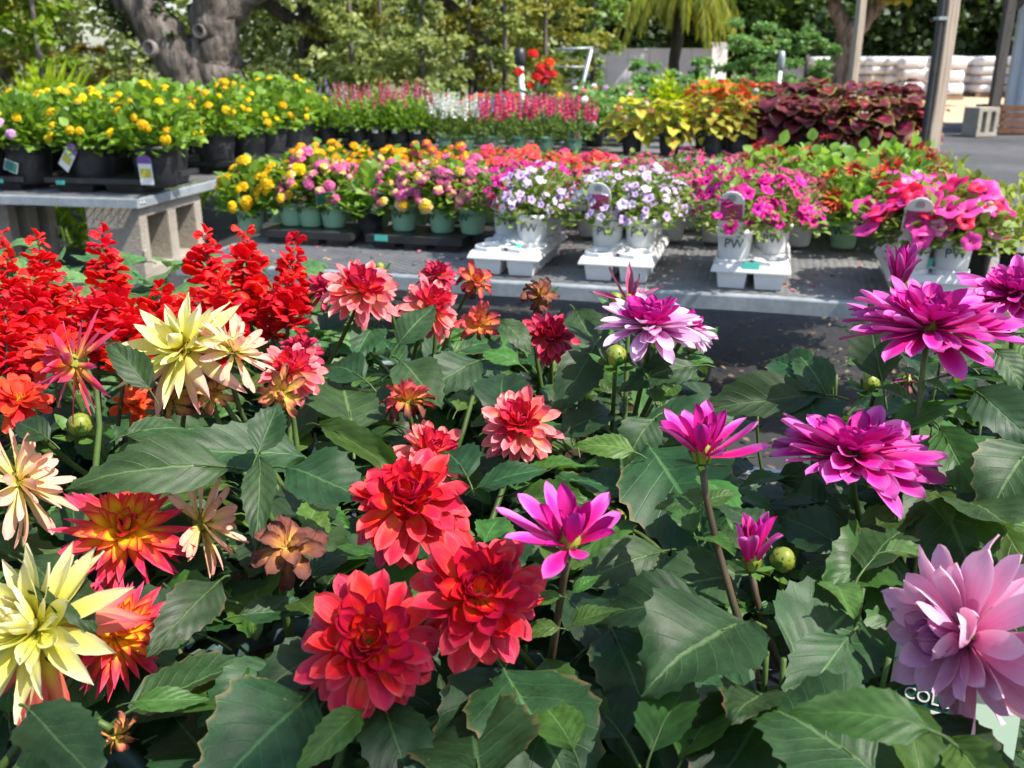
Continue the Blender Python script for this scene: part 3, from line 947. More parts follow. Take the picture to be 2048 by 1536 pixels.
pal = [(1705, 33, 3, (1, 0, 0)), (1752, 32, 3, (2, 3, 0)), (1812, 31.5, 2, (1, 1)), (1862, 32.5, 3, (0, 2, 0)), (1905, 34, 3, (3, 0, 0)), (1950, 33, 3, (2, 2, 0)), (1990, 32, 3, (0, 3, 1)), (2035, 31, 3, (1, 2, 0)), (1640, 34, 3, (1, 1, 0)), (1775, 37, 3, (0, 0, 2)), (1840, 38, 3, (0, 1, 0)), (1885, 29.5, 2, (0, 0)), (1728, 32.6, 3, (0, 1, 0)), (1785, 31.8, 3, (0, 0, 1)), (1838, 32, 3, (1, 0, 0)), (1926, 32.4, 3, (0, 0, 3)), (1970, 31.6, 3, (0, 1, 0)), (2012, 32.2, 3, (1, 0, 0))]
ORD = ['first', 'second', 'third', 'fourth', 'fifth', 'sixth', 'seventh', 'eighth', 'ninth', 'tenth', 'eleventh', 'twelfth', 'thirteenth', 'fourteenth', 'fifteenth', 'sixteenth', 'seventeenth', 'eighteenth', 'nineteenth', 'twentieth']
for i, (px, y, nl, ms) in enumerate(sorted(pal)):
    x = P3(px, 180, y).x
    t = thing('wrapped_pallet', 'plastic-wrapped pallet of sacks in the yard, %s from the left' % ORD[i], 'pallet', (x, y, 0.005), R(random.uniform(-8, 8)), 'wrapped pallets on the sandy drive')
    obj('pallet', PAL, t)
    nl += 1; ms = ms + (0,)
    hh = 1.08 / nl
    for k in range(nl):
        obj('sack_layer', sack_mesh(.84 * random.uniform(.92, 1.03), .88, hh * random.uniform(.93, 1.0), i * 7 + k, W_MATS[ms[k]]), t, T(random.uniform(-.03, .03), 0, .135 + k * hh))

# shed corner at the right edge
def corrug():
    return plain('corrugated_metal', (0.36, 0.40, 0.46), 0.45, 0.5, 0.3, 0.1, 3)
M_CORR = corrug()
SY = 17.0
sx = P3(2031, 120, SY).x
shed = thing('shed', 'grey metal shed corner with an awning at the right edge', 'shed', (sx, SY, 0))
mb = MB()
rr, uu = [], []
for i in range(0, 90):
    x = i * .05
    y = .02 * math.sin(i * 1.2)
    rr.append([(x, y, 0.0), (x, y, 3.4)]); uu.append([(i, 0), (i, 1)])
mb.grid(uvrows=uu, rows=[[r_[1], r_[0]] for r_ in rr])
obj('wall', mb.mesh('wall', M_CORR, False), shed)
mb = MB(); mb.box((0.0, .02, 1.7), (.1, .1, 3.4)); obj('corner_trim', mb.mesh('corner_trim', M_CORR, False), shed)
mb = MB()
mb.box((1.6, -1.0, 2.62), (4.4, 2.4, .05), Matrix.Rotation(R(-9), 3, 'Y'))
obj('awning', mb.mesh('awning', M_CORR, False), shed)
M_DKWOOD = wood('dark_timber', (0.05, 0.045, 0.04), (0.13, 0.115, 0.10))
mb = MB(); a = P3(1985, 232, SY - 2.0); mb.box((a.x - sx, -2.0, 1.15), (.13, .13, 2.3)); obj('awning_post', mb.mesh('awning_post', M_DKWOOD, False), shed)
mb = MB(); mb.tube([(a.x - sx - .02, -2.0, 1.75), (a.x - sx + .8, -1.9, 2.55)], [.07, .07], 6); obj('brace', mb.mesh('brace', M_DKWOOD), shed)
for i, (px, pyb, yy, lab) in enumerate(((1972, 270, 14.6, 'grey concrete block on the gravel by the shed post'), (1992, 262, 15.6, 'grey concrete block behind the other block by the shed'))):
    p = P3(px, pyb, yy)
    block(lab, (p.x - .15, yy, 0.02), R(20), .4, .42, .3)
M_CRATE = plain('brown_crate', (0.16, 0.075, 0.04), .7, .3, 0, .3, 8)
p = P3(2020, 240, 15.4)
t = thing('plastic_crate', 'brown slatted crate by the shed post', 'crate', (p.x, 15.4, 0.02))
for k in range(4):
    mb = MB(); mb.box((0, -.3, .06 + k * .11), (.62, .03, .085)); obj('slat', mb.mesh('slat', M_CRATE, False), t)
    mb = MB(); mb.box((-.32, 0, .06 + k * .11), (.03, .56, .085)); obj('slat', mb.mesh('slat', M_CRATE, False), t)
mb = MB(); mb.box((0, 0, .02), (.56, .54, .03)); obj('floor_panel', mb.mesh('floor_panel', M_CRATE, False), t)

# unseen tree added behind the camera, crown shaped to dapple the nearest bench
st = thing('added_shade_tree', 'unseen tree added behind the viewpoint to shade the nearest bench', 'tree', (1.2, -4.2, 0))
mb = MB()
limb(mb, [(0, 0, -.05), (-.2, .1, 2.2), (-.6, .5, 4.2)], [.34, .28, .2], 12, 9)
limb(mb, [(-.5, .4, 3.8), (.6, 1.6, 5.2), (1.6, 2.6, 6.0)], [.17, .12, .06], 8, 10)
obj('trunk', mb.mesh('trunk', M_OAK), st)
SHADE_BLOBS = [(1.0, 2.6, 6.0, 1.5, 1.1, .6), (.2, 1.2, 6.3, 2.0, 1.5, .7), (-1.2, 0, 6.4, 1.9, 1.6, .8), (2.0, 2.4, 6.1, .9, .9, .45)]
obj('crown', crown('crown', SHADE_BLOBS, 2500, .12, L_OAK, 77), st, None, 'stuff')
# ------------------------------------------------------------------ pots, trays, tags
M_SOIL = plain('potting_soil', (0.035, 0.024, 0.016), 0.95, 0.1, 0, 0.6, 120, 1.0)
M_MINT = plain('mint_plastic', (0.34, 0.58, 0.38), 0.42, 0.5, 0, 0.08, 8, 0, .12)
M_TEAL = plain('grey_green_plastic', (0.040, 0.075, 0.070), 0.45, 0.5, 0, 0.12, 10)
M_WPOT = plain('white_plastic', (0.80, 0.80, 0.80), 0.4, 0.5, 0, 0.03, 8, 0, .1)
M_INK = plain('dark_green_ink', (0.02, 0.07, 0.06), 0.6)
M_TURQ = plain('turquoise_sticker', (0.09, 0.52, 0.42), 0.45)
M_TAGW = plain('white_tag', (0.82, 0.82, 0.80), 0.5)
M_TAGP = plain('purple_tag', (0.22, 0.10, 0.40), 0.5)
def pot_mesh(name, r, h, mat, n=24, rim=.006, rimh=.018, foot=.78, ribs=False):
    mb = MB()
    rb = r * foot
    prof = [(0.0, 0.002), (rb * .9, 0.0), (rb, 0.006), (rb + (r - rb) * .5, h * .5), (r - .002, h - rimh - .002), (r + rim * .6, h - rimh), (r + rim, h - rimh * .5), (r + rim, h - .002), (r + rim * .5, h), (r - .001, h - .003), (r - .004, h - rimh), (r - .008, h * .55)]
    mb.lathe(prof, n)
    return mb.mesh(name, mat)
def soil_mesh(r, h, seed=1):
    mb = MB()
    rnd = random.Random(seed)
    prof = [(r * .99, h), (r * .8, h + .004), (r * .5, h + .007), (r * .2, h + .008), (0.001, h + .009)]
    mb.lathe(prof, 18)
    mb.v = [(x, y, z + rnd.uniform(-.004, .004)) for x, y, z in mb.v]
    return mb.mesh('soil', M_SOIL)
POT = {
    'black': (pot_mesh('pot', .082, .155, M_BLACKP), .082, .155), 'black_big': (pot_mesh('pot', .118, .205, M_BLACKP, 32, .008, .022, .8), .118, .205),
    'mint': (pot_mesh('pot', .053, .098, M_MINT), .053, .098), 'white': (pot_mesh('pot', .053, .125, M_WPOT), .053, .125),
    'teal': (pot_mesh('pot', .083, .150, M_TEAL, 32, .007, .02, .8), .083, .150), 'small_black': (pot_mesh('pot', .05, .11, M_BLACKP, 20, .005, .015, .8), .05, .11)}
SOIL = {k: soil_mesh(v[1] - .007, v[2] - .02) for k, v in POT.items()}
def curved_text(txt, size, r, z, az, mat=None):
    me = text_mesh(txt, size, mat or M_INK)
    for v in me.vertices:
        a = az + v.co.x / r
        rr = r + .0006 + v.co.z
        v.co = (rr * math.sin(a), -rr * math.cos(a), z + v.co.y)
    me.update()
    return me
TXT = {'white': curved_text('PW', .038, .0505, .082, 0.0), 'mint': curved_text('W', .040, .0505, .062, -.25)}
def sticker(w, h, r, z, az, mat):
    mb = MB()
    rows, uvs = [], []
    for j in range(3):
        rows.append([((r + .0015) * math.sin(az + (i / 4 - .5) * w / r), -(r + .0015) * math.cos(az + (i / 4 - .5) * w / r), z + (j / 2 - .5) * h) for i in range(5)])
        uvs.append([(i / 4, j / 2) for i in range(5)])
    mb.grid(rows, uvs)
    return mb.mesh('sticker', mat)
def tag_mats(name, col):
    m, nt, out = nodes(name)
    uv = N(nt, 'ShaderNodeUVMap').outputs[0]
    f = noise_tex(nt, mapping(nt, uv, (1, 1, 1)), 22, 2)
    c = ramp(nt, f, [(.42, tuple(x * .35 for x in col)), (.5, col), (.6, tuple(min(1, x * 1.7 + .12) for x in col))])
    shade(nt, out, c, .4)
    return m
M_PIC_PINK = tag_mats('pink_flower_print', (0.50, 0.04, 0.20))
M_PIC_YEL = tag_mats('yellow_flower_print', (0.55, 0.48, 0.02))
M_PIC_RED = tag_mats('red_flower_print', (0.55, 0.12, 0.10))
def card_mesh(w, h, top=0.0, mat=None, z0=0.0, y=0.0, t=.0008):
    mb = MB()
    pts = [(-w / 2, 0), (w / 2, 0)]
    if top > 0:
        n = 8
        pts += [(w / 2 * math.cos(math.pi * i / n), h - top + top * math.sin(math.pi * i / n)) for i in range(n + 1)]
    else:
        pts += [(w / 2, h), (-w / 2, h)]
    n = len(pts)
    mb.add([(x, y - t, z0 + z) for x, z in pts] + [(x, y + t, z0 + z) for x, z in pts], [tuple(range(n)), tuple(range(2 * n - 1, n - 1, -1))] + [(i, i + n, (i + 1) % n + n, (i + 1) % n) for i in range(n)],
           [(x / w + .5, z / h) for x, z in pts] * 2)
    return mb.mesh('card', mat or M_TAGW, False)
ARCH = card_mesh(.052, .115, .03); ARCH_PIC = card_mesh(.044, .042, 0, M_PIC_PINK, .042, -.0014, .0004)
ARCH_HOLE = card_mesh(.016, .016, .006, plain('grey_print', (.4, .4, .4)), .093, -.0014, .0004)
CARD = card_mesh(.075, .055); CARD_PIC = card_mesh(.03, .034, 0, M_PIC_RED, .010, -.0014, .0004)
CARD_BAND = card_mesh(.071, .05, 0, plain('teal_print', (.03, .16, .13)), .0025, -.0011, .0002)
HANG = card_mesh(.07, .13, 0); HANG_PIC = card_mesh(.055, .045, 0, M_PIC_YEL, .035, -.0014, .0004)
HANG_TOP = card_mesh(.07, .045, .02, M_TAGP, .105, -.0014, .0004)

# ------------------------------------------------------------------ small flowers for the benches behind
def flat(name, col, rough=.5, trans=.3, var=.18):
    m, nt, out = nodes(name)
    rnd = N(nt, 'ShaderNodeNewGeometry').outputs['Random Per Island']
    oi = N(nt, 'ShaderNodeObjectInfo').outputs['Random']
    c = ramp(nt, rnd, [(0, tuple(x * (1 - var) for x in col)), (1, tuple(min(1, x * (1 + var)) for x in col))])
    c = hsv(nt, c, math_node(nt, 'ADD', .488, math_node(nt, 'MULTIPLY', oi, .024)), 1.0, math_node(nt, 'ADD', .85, math_node(nt, 'MULTIPLY', oi, .3)))
    shade(nt, out, c, rough, .3, 0, None, trans)
    return m
F_YEL = flat('lantana_yellow', (0.82, 0.58, 0.005)); F_GOLD = flat('lantana_gold', (0.85, 0.46, 0.004)); F_PINK = flat('lantana_pink', (0.72, 0.16, 0.36)); F_PALE = flat('lantana_cream', (0.85, 0.62, 0.30))
F_ORANGE = flat('lantana_orange', (0.80, 0.22, 0.02)); F_ROSE = flat('lantana_rose', (0.75, 0.10, 0.14)); F_LILAC = flat('pentas_lilac', (0.62, 0.36, 0.62)); F_WHITE = flat('white_petals', (0.82, 0.82, 0.78))
F_MAG = flat('calibrachoa_magenta', (0.50, 0.015, 0.17)); F_HOT = flat('petunia_hot_pink', (0.80, 0.06, 0.36)); F_RED = flat('petunia_rose_red', (0.68, 0.01, 0.09)); F_CORAL = flat('petunia_coral_red', (0.80, 0.06, 0.05))
F_LAV = flat('calibrachoa_lavender', (0.56, 0.40, 0.70)); F_PURP = flat('angelonia_purple', (0.30, 0.18, 0.55)); F_MAUVE = flat('calibrachoa_mauve', (0.45, 0.07, 0.16)); F_THROAT = flat('dark_throat', (0.12, 0.01, 0.05)); F_THRY = flat('yellow_throat', (.5, .33, .02))
F_SCAR = flat('scarlet_petals', (0.72, 0.02, 0.012)); F_SALMON = flat('salmon_petals', (0.75, 0.25, 0.22)); F_DKROSE = flat('dark_rose_petals', (0.55, 0.03, 0.13))

def head_mesh(r, outer, inner=None, n=26, seed=0, lobe=.40):
    """domed cluster of small four-lobed florets"""
    rnd = random.Random(seed)
    mb = MB()
    for i in range(n):
        t = (i + .5) / n
        el = math.acos(1 - t * .85)
        az = i * 2.39996
        d = Vector((math.sin(el) * math.cos(az), math.sin(el) * math.sin(az), math.cos(el) * .6 + .1))
        d *= rnd.uniform(.85, 1.12)
        M = axis_frame(d * r * .78, d + Vector((0, 0, .4)), rnd.uniform(0, 6))
        s = r * lobe * rnd.uniform(.85, 1.15)
        vs = [M @ Vector((0, 0, -.2 * s))]
        for k in range(8):
            q = s * (1.0 if k % 2 == 0 else .62)
            vs.append(M @ Vector((q * math.cos(k * math.pi / 4), q * math.sin(k * math.pi / 4), .12 * s * (k % 2))))
        mi = 0 if inner is None or t > .35 else 1
        mb.add(vs, [(0, 1 + k, 1 + (k + 1) % 8) for k in range(8)], None, mi)
    mb.tube([(0, 0, -r * 1.6), (0, 0, r * .4)], [.0015, .002], 4, 2 if inner else 1)
    return mb.mesh('flower_head', [outer] + ([inner] if inner else []) + [L_MID])
def trumpet_mesh(r, mat, throat, seed=0, lobes=5, frill=.16):
    rnd = random.Random(seed)
    mb = MB()
    n = lobes * 4
    rings = [(.08, -.75), (.2, -.3), (.45, -.08), (.8, 0.0), (1.0, -.05)]
    rows, uvs = [], []
    for q, (rr, z) in enumerate(rings):
        row = []
        for k in range(n + 1):
            a = 2 * math.pi * (k % n) / n
            e = (1 + frill * math.cos(lobes * a) * rr) * (1 + (rnd.uniform(-.04, .04) if False else 0))
            zz = z + (.10 * math.sin(lobes * a + seed) + .06 * math.sin(2 * a + seed)) * rr ** 2
            row.append((rr * e * r * math.cos(a), rr * e * r * math.sin(a), zz * r))
        rows.append(row); uvs.append([(k / n, rr) for k in range(n + 1)])
    mb.grid(rows[1:], uvs[1:], 0)
    mb.grid(rows[:2], uvs[:2], 1)
    return mb.mesh('flower', [mat, throat])
def daisy_mesh(r, mat, centre, n=13, seed=0, rings=2):
    rnd = random.Random(seed)
    mb = MB()
    for g in range(rings):
        for k in range(n):
            a = 2 * math.pi * (k + .5 * g) / n + rnd.uniform(-.08, .08)
            L = r * (1 - .22 * g) * rnd.uniform(.9, 1.05); w = r * .42
            e = R(8 + 16 * g) + rnd.uniform(-.1, .1)
            M = Matrix.Rotation(a, 4, 'Z') @ Matrix.Rotation(e, 4, 'X')
            pr = [(0, .05, .0), (-w * .6, .45 * L, .02 * L), (0, .5 * L, -.02 * L), (w * .6, .45 * L, .02 * L), (-w * .75, .8 * L, .01 * L), (0, .85 * L, -.03 * L), (w * .75, .8 * L, .01 * L), (0, L, -.05 * L)]
            mb.add([M @ Vector(p) + Vector((0, 0, .003 * g)) for p in pr], [(0, 2, 1), (0, 3, 2), (1, 2, 5, 4), (2, 3, 6, 5), (4, 5, 7), (5, 6, 7)])
    mb.lathe([(r * .26, 0), (r * .24, r * .12), (r * .12, r * .2), (.0005, r * .2)], 10, 1)
    mb.tube([(0, 0, -r * 1.8), (0, 0, 0)], [.0018, .002], 5, 2)
    return mb.mesh('flower', [mat, centre, L_MID])
def spike_mesh(h, mat, n=26, seed=0, s=.011, mat2=None):
    rng = np.random.default_rng(seed)
    mb = MB()
    mb.tube([(0, 0, -h * .5), (0, 0, h)], [.002, .0012], 5, 1)
    for i in range(n):
        t = i / n
        z = h * (t ** .9)
        az = i * 2.4
        d = Vector((math.cos(az), math.sin(az), .35))
        M = axis_frame(Vector((0, 0, z)) + d * .006 * (1.2 - t), d, rng.uniform(0, 6))
        q = s * (1.15 - .7 * t)
        vs = [M @ Vector((0, 0, .002))] + [M @ Vector((q * (1, .6)[k % 2] * math.cos(k * math.pi / 4), q * (1, .6)[k % 2] * math.sin(k * math.pi / 4), .004)) for k in range(8)]
        mb.add(vs, [(0, 1 + k, 1 + (k + 1) % 8) for k in range(8)], None, 0)
    return mb.mesh('flower_spike', [mat, L_MID])

FL = {
    'yel': [head_mesh(.027, F_YEL, None, 26, s) for s in range(3)], 'gold': [head_mesh(.025, F_GOLD, None, 26, s) for s in range(2)], 'pink': [head_mesh(.023, F_PINK, F_PALE, 26, s) for s in range(3)], 'pink2': [head_mesh(.026, F_PINK, None, 24, s) for s in range(2)],
    'cream': [head_mesh(.026, F_PALE, F_YEL, 24, 1)], 'orange': [head_mesh(.027, F_ROSE, F_GOLD, 26, s) for s in range(2)] + [head_mesh(.027, F_ORANGE, F_GOLD, 26, 3)], 'lilac': [head_mesh(.04, F_LILAC, None, 30, 1)], 'rosehead': [head_mesh(.035, F_SALMON, None, 26, 4)], 'whitehead': [head_mesh(.03, F_WHITE, None, 26, 4)],
    'redhead': [head_mesh(.045, F_SCAR, None, 34, s) for s in range(2)], 'bigyel': [head_mesh(.028, F_YEL, None, 30, s) for s in range(4, 6)],
    'mag': [trumpet_mesh(.016, F_MAG, F_THROAT, s) for s in range(2)], 'hotmag': [trumpet_mesh(.020, flat('calibrachoa_hot_magenta', (.68, .012, .30)), F_THROAT, s) for s in range(2)], 'mauve': [trumpet_mesh(.015, F_MAUVE, F_THRY, s) for s in range(2)], 'lav': [trumpet_mesh(.016, F_LAV, F_THROAT, s) for s in range(2)], 'lavw': [trumpet_mesh(.015, flat('calibrachoa_pale', (.72, .62, .76)), F_LAV, 3)],
    'petp': [trumpet_mesh(.040, F_HOT, F_MAG, s, 5, .1) for s in range(3)], 'petr': [trumpet_mesh(.038, F_RED, F_THROAT, s, 5, .1) for s in range(3)], 'cor': [trumpet_mesh(.026, F_CORAL, F_ROSE, s) for s in range(2)], 'rosy': [trumpet_mesh(.028, flat('petunia_rose', (.78, .05, .17)), F_MAG, s) for s in range(2)], 'petpale': [trumpet_mesh(.03, flat('petunia_pale', (.80, .28, .45)), F_HOT, 2, 5, .1)],
    'zin': [daisy_mesh(.026, F_CORAL, F_ORANGE, 13, s) for s in range(2)], 'zins': [daisy_mesh(.024, F_SALMON, F_YEL, 13, s) for s in range(2)], 'vinca': [trumpet_mesh(.022, F_WHITE, F_WHITE, 1, 5, .25)],
    'angp': [spike_mesh(.13, F_DKROSE, 17, 1), spike_mesh(.11, flat('angelonia_pink', (.66, .16, .34)), 15, 2)], 'angpur': [spike_mesh(.13, F_PURP, 17, 3), spike_mesh(.12, F_LILAC, 15, 3)], 'angw': [spike_mesh(.13, F_WHITE, 20, 4)], 'angr': [spike_mesh(.13, flat('angelonia_rose', (.70, .06, .18)), 20, 5, .014)],
}
L_LANT = soft_leaf_mat('lantana_leaves', [(0.085, 0.185, 0.02), (0.15, 0.28, 0.035), (0.24, 0.38, 0.06)], .45, .38)
L_CALI = soft_leaf_mat('calibrachoa_leaves', [(0.11, 0.19, 0.03), (0.17, 0.26, 0.05), (0.25, 0.33, 0.08)], .5, .35)
L_ZIN = soft_leaf_mat('zinnia_leaves', [(0.10, 0.22, 0.025), (0.17, 0.32, 0.05), (0.27, 0.42, 0.10)], .4, .4)
L_ROSE = soft_leaf_mat('pale_yellow_green_leaves', [(0.20, 0.28, 0.04), (0.30, 0.38, 0.06), (0.40, 0.45, 0.10)], .45, .4)
L_LIME = soft_leaf_mat('lime_leaves', [(0.22, 0.34, 0.015), (0.32, 0.44, 0.02), (0.42, 0.50, 0.04)], .45, .4)
_fol = {}
def foliage(key, Rr, H, n, size, mat, up=.5, width=1.0, var=0):
    k = (key, var)
    if k not in _fol:
        rng = np.random.default_rng(abs(hash(key)) % 1000 if False else sum(map(ord, key)) + var * 31)
        u = unit(n, rng); u[:, 2] = np.abs(u[:, 2])
        rad = rng.random((n, 1)) ** .33
        lump = 1 + .22 * np.sin(u[:, :1] * 5 + var) * np.cos(u[:, 1:2] * 5 + var * 2)
        P = u * rad * lump * np.array([Rr, Rr, H])
        P[:, 2] += -.02 + .02 * rng.random(n)
        D = u * .9 + unit(n, rng) * .7; D[:, 2] += up * rng.random(n) - .15
        U = np.tile([0, 0, 1.0], (n, 1)) + unit(n, rng) * .5
        _fol[k] = leaf_cloud('foliage', P, D, U, rng.uniform(.6, 1.2, n) * size, mat, width)
    return _fol[k]
_stems = {}
def stems_mesh(Rr, H, n, var):
    k = (round(Rr, 3), round(H, 3), var)
    if k not in _stems:
        rnd = random.Random(var + 5)
        mb = MB()
        for i in range(n):
            a = rnd.uniform(0, 6.28); r_ = Rr * rnd.uniform(.2, .8)
            mb.tube([(0.01 * math.cos(a), .01 * math.sin(a), -.03), (r_ * .5 * math.cos(a), r_ * .5 * math.sin(a), H * .5), (r_ * math.cos(a), r_ * math.sin(a), H * .85)], [.0035, .003, .002], 5)
        _stems[k] = mb.mesh('stem', L_MID)
    return _stems[k]
# species: dome radius, height, leaf count, leaf length, leaf material, flowers {kind: count}, pot, words, flat top
SP = {
    'lant_y_big': dict(R=.19, H=.27, n=430, s=.055, m=L_LANT, fl={'bigyel': 14}, pot='black_big', w='yellow lantana in a big black pot'),
    'lant_mix_big': dict(R=.17, H=.23, n=380, s=.06, m=L_LANT, fl={'bigyel': 4, 'lilac': 4}, pot='black_big', w='lantana with lilac and yellow heads'),
    'lant_y': dict(R=.12, H=.17, n=240, s=.042, m=L_LANT, fl={'yel': 14}, pot='mint', w='yellow lantana in a mint pot'),
    'lant_g': dict(R=.12, H=.18, n=220, s=.042, m=L_LANT, fl={'gold': 26}, pot='mint', w='golden lantana in a mint pot'),
    'lant_p': dict(R=.115, H=.17, n=240, s=.042, m=L_LANT, fl={'pink': 12, 'pink2': 9, 'cream': 3}, pot='mint', w='pink lantana in a mint pot'),
    'lant_o': dict(R=.12, H=.17, n=220, s=.04, m=L_LANT, fl={'orange': 15}, pot='mint', w='orange and rose lantana'),
    'vinca': dict(R=.09, H=.15, n=80, s=.065, m=L_ZIN, fl={'vinca': 4}, pot='small_black', w='white vinca with glossy leaves'),
    'cal_m': dict(R=.13, H=.15, n=420, s=.024, m=L_CALI, fl={'mag': 16, 'hotmag': 14}, pot='white', w='magenta calibrachoa in a white pot'),
    'cal_v': dict(R=.13, H=.15, n=420, s=.024, m=L_CALI, fl={'mauve': 30, 'mag': 10}, pot='white', w='dusty rose calibrachoa in a white pot'),
    'cal_l': dict(R=.135, H=.14, n=480, s=.024, m=L_CALI, fl={'lav': 16, 'lavw': 12}, pot='white', w='lavender calibrachoa in a white pot'),
    'pet_p': dict(R=.14, H=.14, n=330, s=.034, m=L_CALI, fl={'petp': 9, 'petr': 5, 'petpale': 2}, pot='white', w='hot pink and red petunia'),
    'pet_c': dict(R=.13, H=.15, n=330, s=.028, m=L_CALI, fl={'cor': 20, 'rosy': 10}, pot='white', w='coral red petunia in a white pot'),
    'zin': dict(R=.14, H=.19, n=330, s=.04, m=L_ZIN, fl={'zin': 4, 'zins': 2}, pot='mint', w='leafy zinnia with coral blooms'),
    'rose': dict(R=.13, H=.20, n=260, s=.032, m=L_ROSE, fl={}, pot='small_black', w='pale yellow-green twiggy shrub in a black pot'),
    'ang_p': dict(R=.15, H=.22, n=330, s=.05, m=L_LANT, fl={'angp': 7}, pot='black', w='pink angelonia in a black pot', width=.5),
    'ang_u': dict(R=.15, H=.22, n=330, s=.05, m=L_LANT, fl={'angpur': 6, 'angp': 1}, pot='black', w='purple angelonia in a black pot', width=.5),
    'ang_w': dict(R=.15, H=.2, n=260, s=.045, m=L_CALI, fl={'angw': 26}, pot='mint', w='white angelonia in a mint pot', width=.5),
    'ang_r': dict(R=.16, H=.2, n=280, s=.045, m=L_MID, fl={'angr': 15}, pot='mint', w='rose red angelonia in a mint pot', width=.5),
    'ang_m': dict(R=.16, H=.2, n=280, s=.045, m=L_MID, fl={'angr': 9, 'angpur': 9}, pot='mint', w='mixed rose and lilac angelonia', width=.5),
    'red_ger': dict(R=.18, H=.2, n=240, s=.05, m=L_LANT, fl={'redhead': 6}, pot='black', w='scarlet geranium in a black pot'),
    'pentas': dict(R=.2, H=.25, n=300, s=.055, m=L_FRESH, fl={'lilac': 3, 'rosehead': 4, 'whitehead': 2}, pot='black', w='green pentas with pink heads'),
    'mari': dict(R=.15, H=.2, n=240, s=.04, m=L_FRESH, fl={'bigyel': 8}, pot='black', w='bright yellow bedding plant'),
    'lime': dict(R=.22, H=.33, n=420, s=.06, m=L_LIME, fl={}, pot='black', w='lime green shrublet in a black pot'),
    'green': dict(R=.2, H=.26, n=360, s=.05, m=L_FRESH, fl={'whitehead': 4}, pot='black', w='fresh green bedding plant with white heads'),
}
LABELS = set()
def uniq(lab):
    assert lab not in LABELS, lab
    LABELS.add(lab)
    return lab
def bench_plant(sp, loc, label, group, rnd, scale=1.0, rz=None, extra=(), text=True):
    d = SP[sp]
    pm, pr, ph = POT[d['pot']]
    t = thing('potted_plant', uniq(label), 'potted plant', loc, rnd.uniform(-.25, .25) if rz is None else rz, group)
    pt = obj('pot', pm, t)
    if text and d['pot'] in TXT:
        obj('lettering', TXT[d['pot']], pt)
    obj('soil', SOIL[d['pot']], t)
    v = rnd.randrange(3)
    Rr, H = d['R'], d['H']
    s3 = Vector((rnd.uniform(.92, 1.1) * scale, rnd.uniform(.92, 1.1) * scale, rnd.uniform(.9, 1.12) * scale))
    base = T(0, 0, ph - .01)
    spin = Matrix.Rotation(rnd.uniform(0, 6.28), 4, 'Z')
    obj('stem', stems_mesh(Rr, H, 7, v), t, base @ spin @ Matrix.Diagonal((*s3, 1)))
    obj('foliage', foliage(sp, Rr, H, d['n'], d['s'], d['m'], width=d.get('width', 1.0), var=v), t, base @ spin @ Matrix.Diagonal((*s3, 1)), 'stuff')
    for kind, cnt in d['fl'].items():
        nm = 'flower_spike' if kind.startswith('ang') else ('flower_head' if FL[kind][0].name.startswith('flower_head') else 'flower')
        for i in range(max(1, round(cnt * (1.3 if group == 'plants on the mesh bench' else 1.0) * rnd.uniform(.8, 1.15)))):
            az = rnd.uniform(0, 6.28); el = math.acos(rnd.uniform(.12, 1.0))
            if rnd.random() < .35:
                az = rnd.uniform(-2.6, -.5)          # a few more on the side that faces the aisle
            u = Vector((math.sin(el) * math.cos(az), math.sin(el) * math.sin(az), math.cos(el)))
            p = Vector((u.x * Rr * s3.x, u.y * Rr * s3.y, u.z * H * s3.z)) * rnd.uniform(.98, 1.14)
            if nm == 'flower_spike':
                p = Vector((u.x * Rr * s3.x * .9, u.y * Rr * s3.y * .9, H * s3.z * (.55 + .4 * u.z)))
                ax = Vector((u.x * .35, u.y * .35, 1))
            else:
                ax = u + Vector((rnd.uniform(-.6, .6), -.2 + rnd.uniform(-.5, .5), .3 + rnd.uniform(-.4, .4)))
            q = rnd.uniform(.62, 1.15)
            obj(nm, rnd.choice(FL[kind]), t, base @ axis_frame(p, ax, rnd.uniform(0, 6.28)) @ Matrix.Scale(q, 4))
    for e in extra:
        if e == 'arch':
            a = obj('plant_tag', ARCH, t, T(-.012, -pr * 1.02, ph - .02) @ Matrix.Rotation(R(30), 4, 'X') @ Matrix.Scale(1.4, 4)); obj('picture', ARCH_PIC, a); obj('print', ARCH_HOLE, a)
        elif e == 'card':
            a = obj('plant_tag', CARD, t, T(0, -pr - .012, ph - .012) @ Matrix.Rotation(R(12), 4, 'X')); obj('print', CARD_BAND, a); obj('picture', CARD_PIC, a, T(.016, 0, 0))
        elif e == 'hang':
            a = obj('plant_tag', HANG, t, T(.01, -pr - .012, ph * .1) @ Matrix.Rotation(R(4), 4, 'X')); obj('picture', HANG_PIC, a); obj('print', HANG_TOP, a)
        elif e == 'hang_tilt':
            a = obj('plant_tag', HANG, t, T(-.09, -pr - .01, ph * .45) @ Matrix.Rotation(R(38), 4, 'Y')); obj('picture', HANG_PIC, a); obj('print', HANG_TOP, a)
        elif e == 'white_sticker':
            obj('sticker', STK_W, t)
        elif e == 'teal_tag':
            a = obj('plant_tag', CARD, t, T(-.03, -pr - .012, ph * .35) @ Matrix.Rotation(R(20), 4, 'Y')); obj('print', CARD_BAND, a)
    return t
STK_W = sticker(.045, .03, .080, .125, 0.0, M_TAGW)
def on_line(px, o, d, n, b, z):
    """bench point b metres back whose image column is px"""
    q = o + n * b - CAM
    q.z = z - CAM.z
    k = (px - 1024) / FPX
    a = (k * q.dot(FWD) - q.x) / (d.x - k * d.dot(FWD))
    return a, (o.x + d.x * a + n.x * b, o.y + d.y * a + n.y * b)

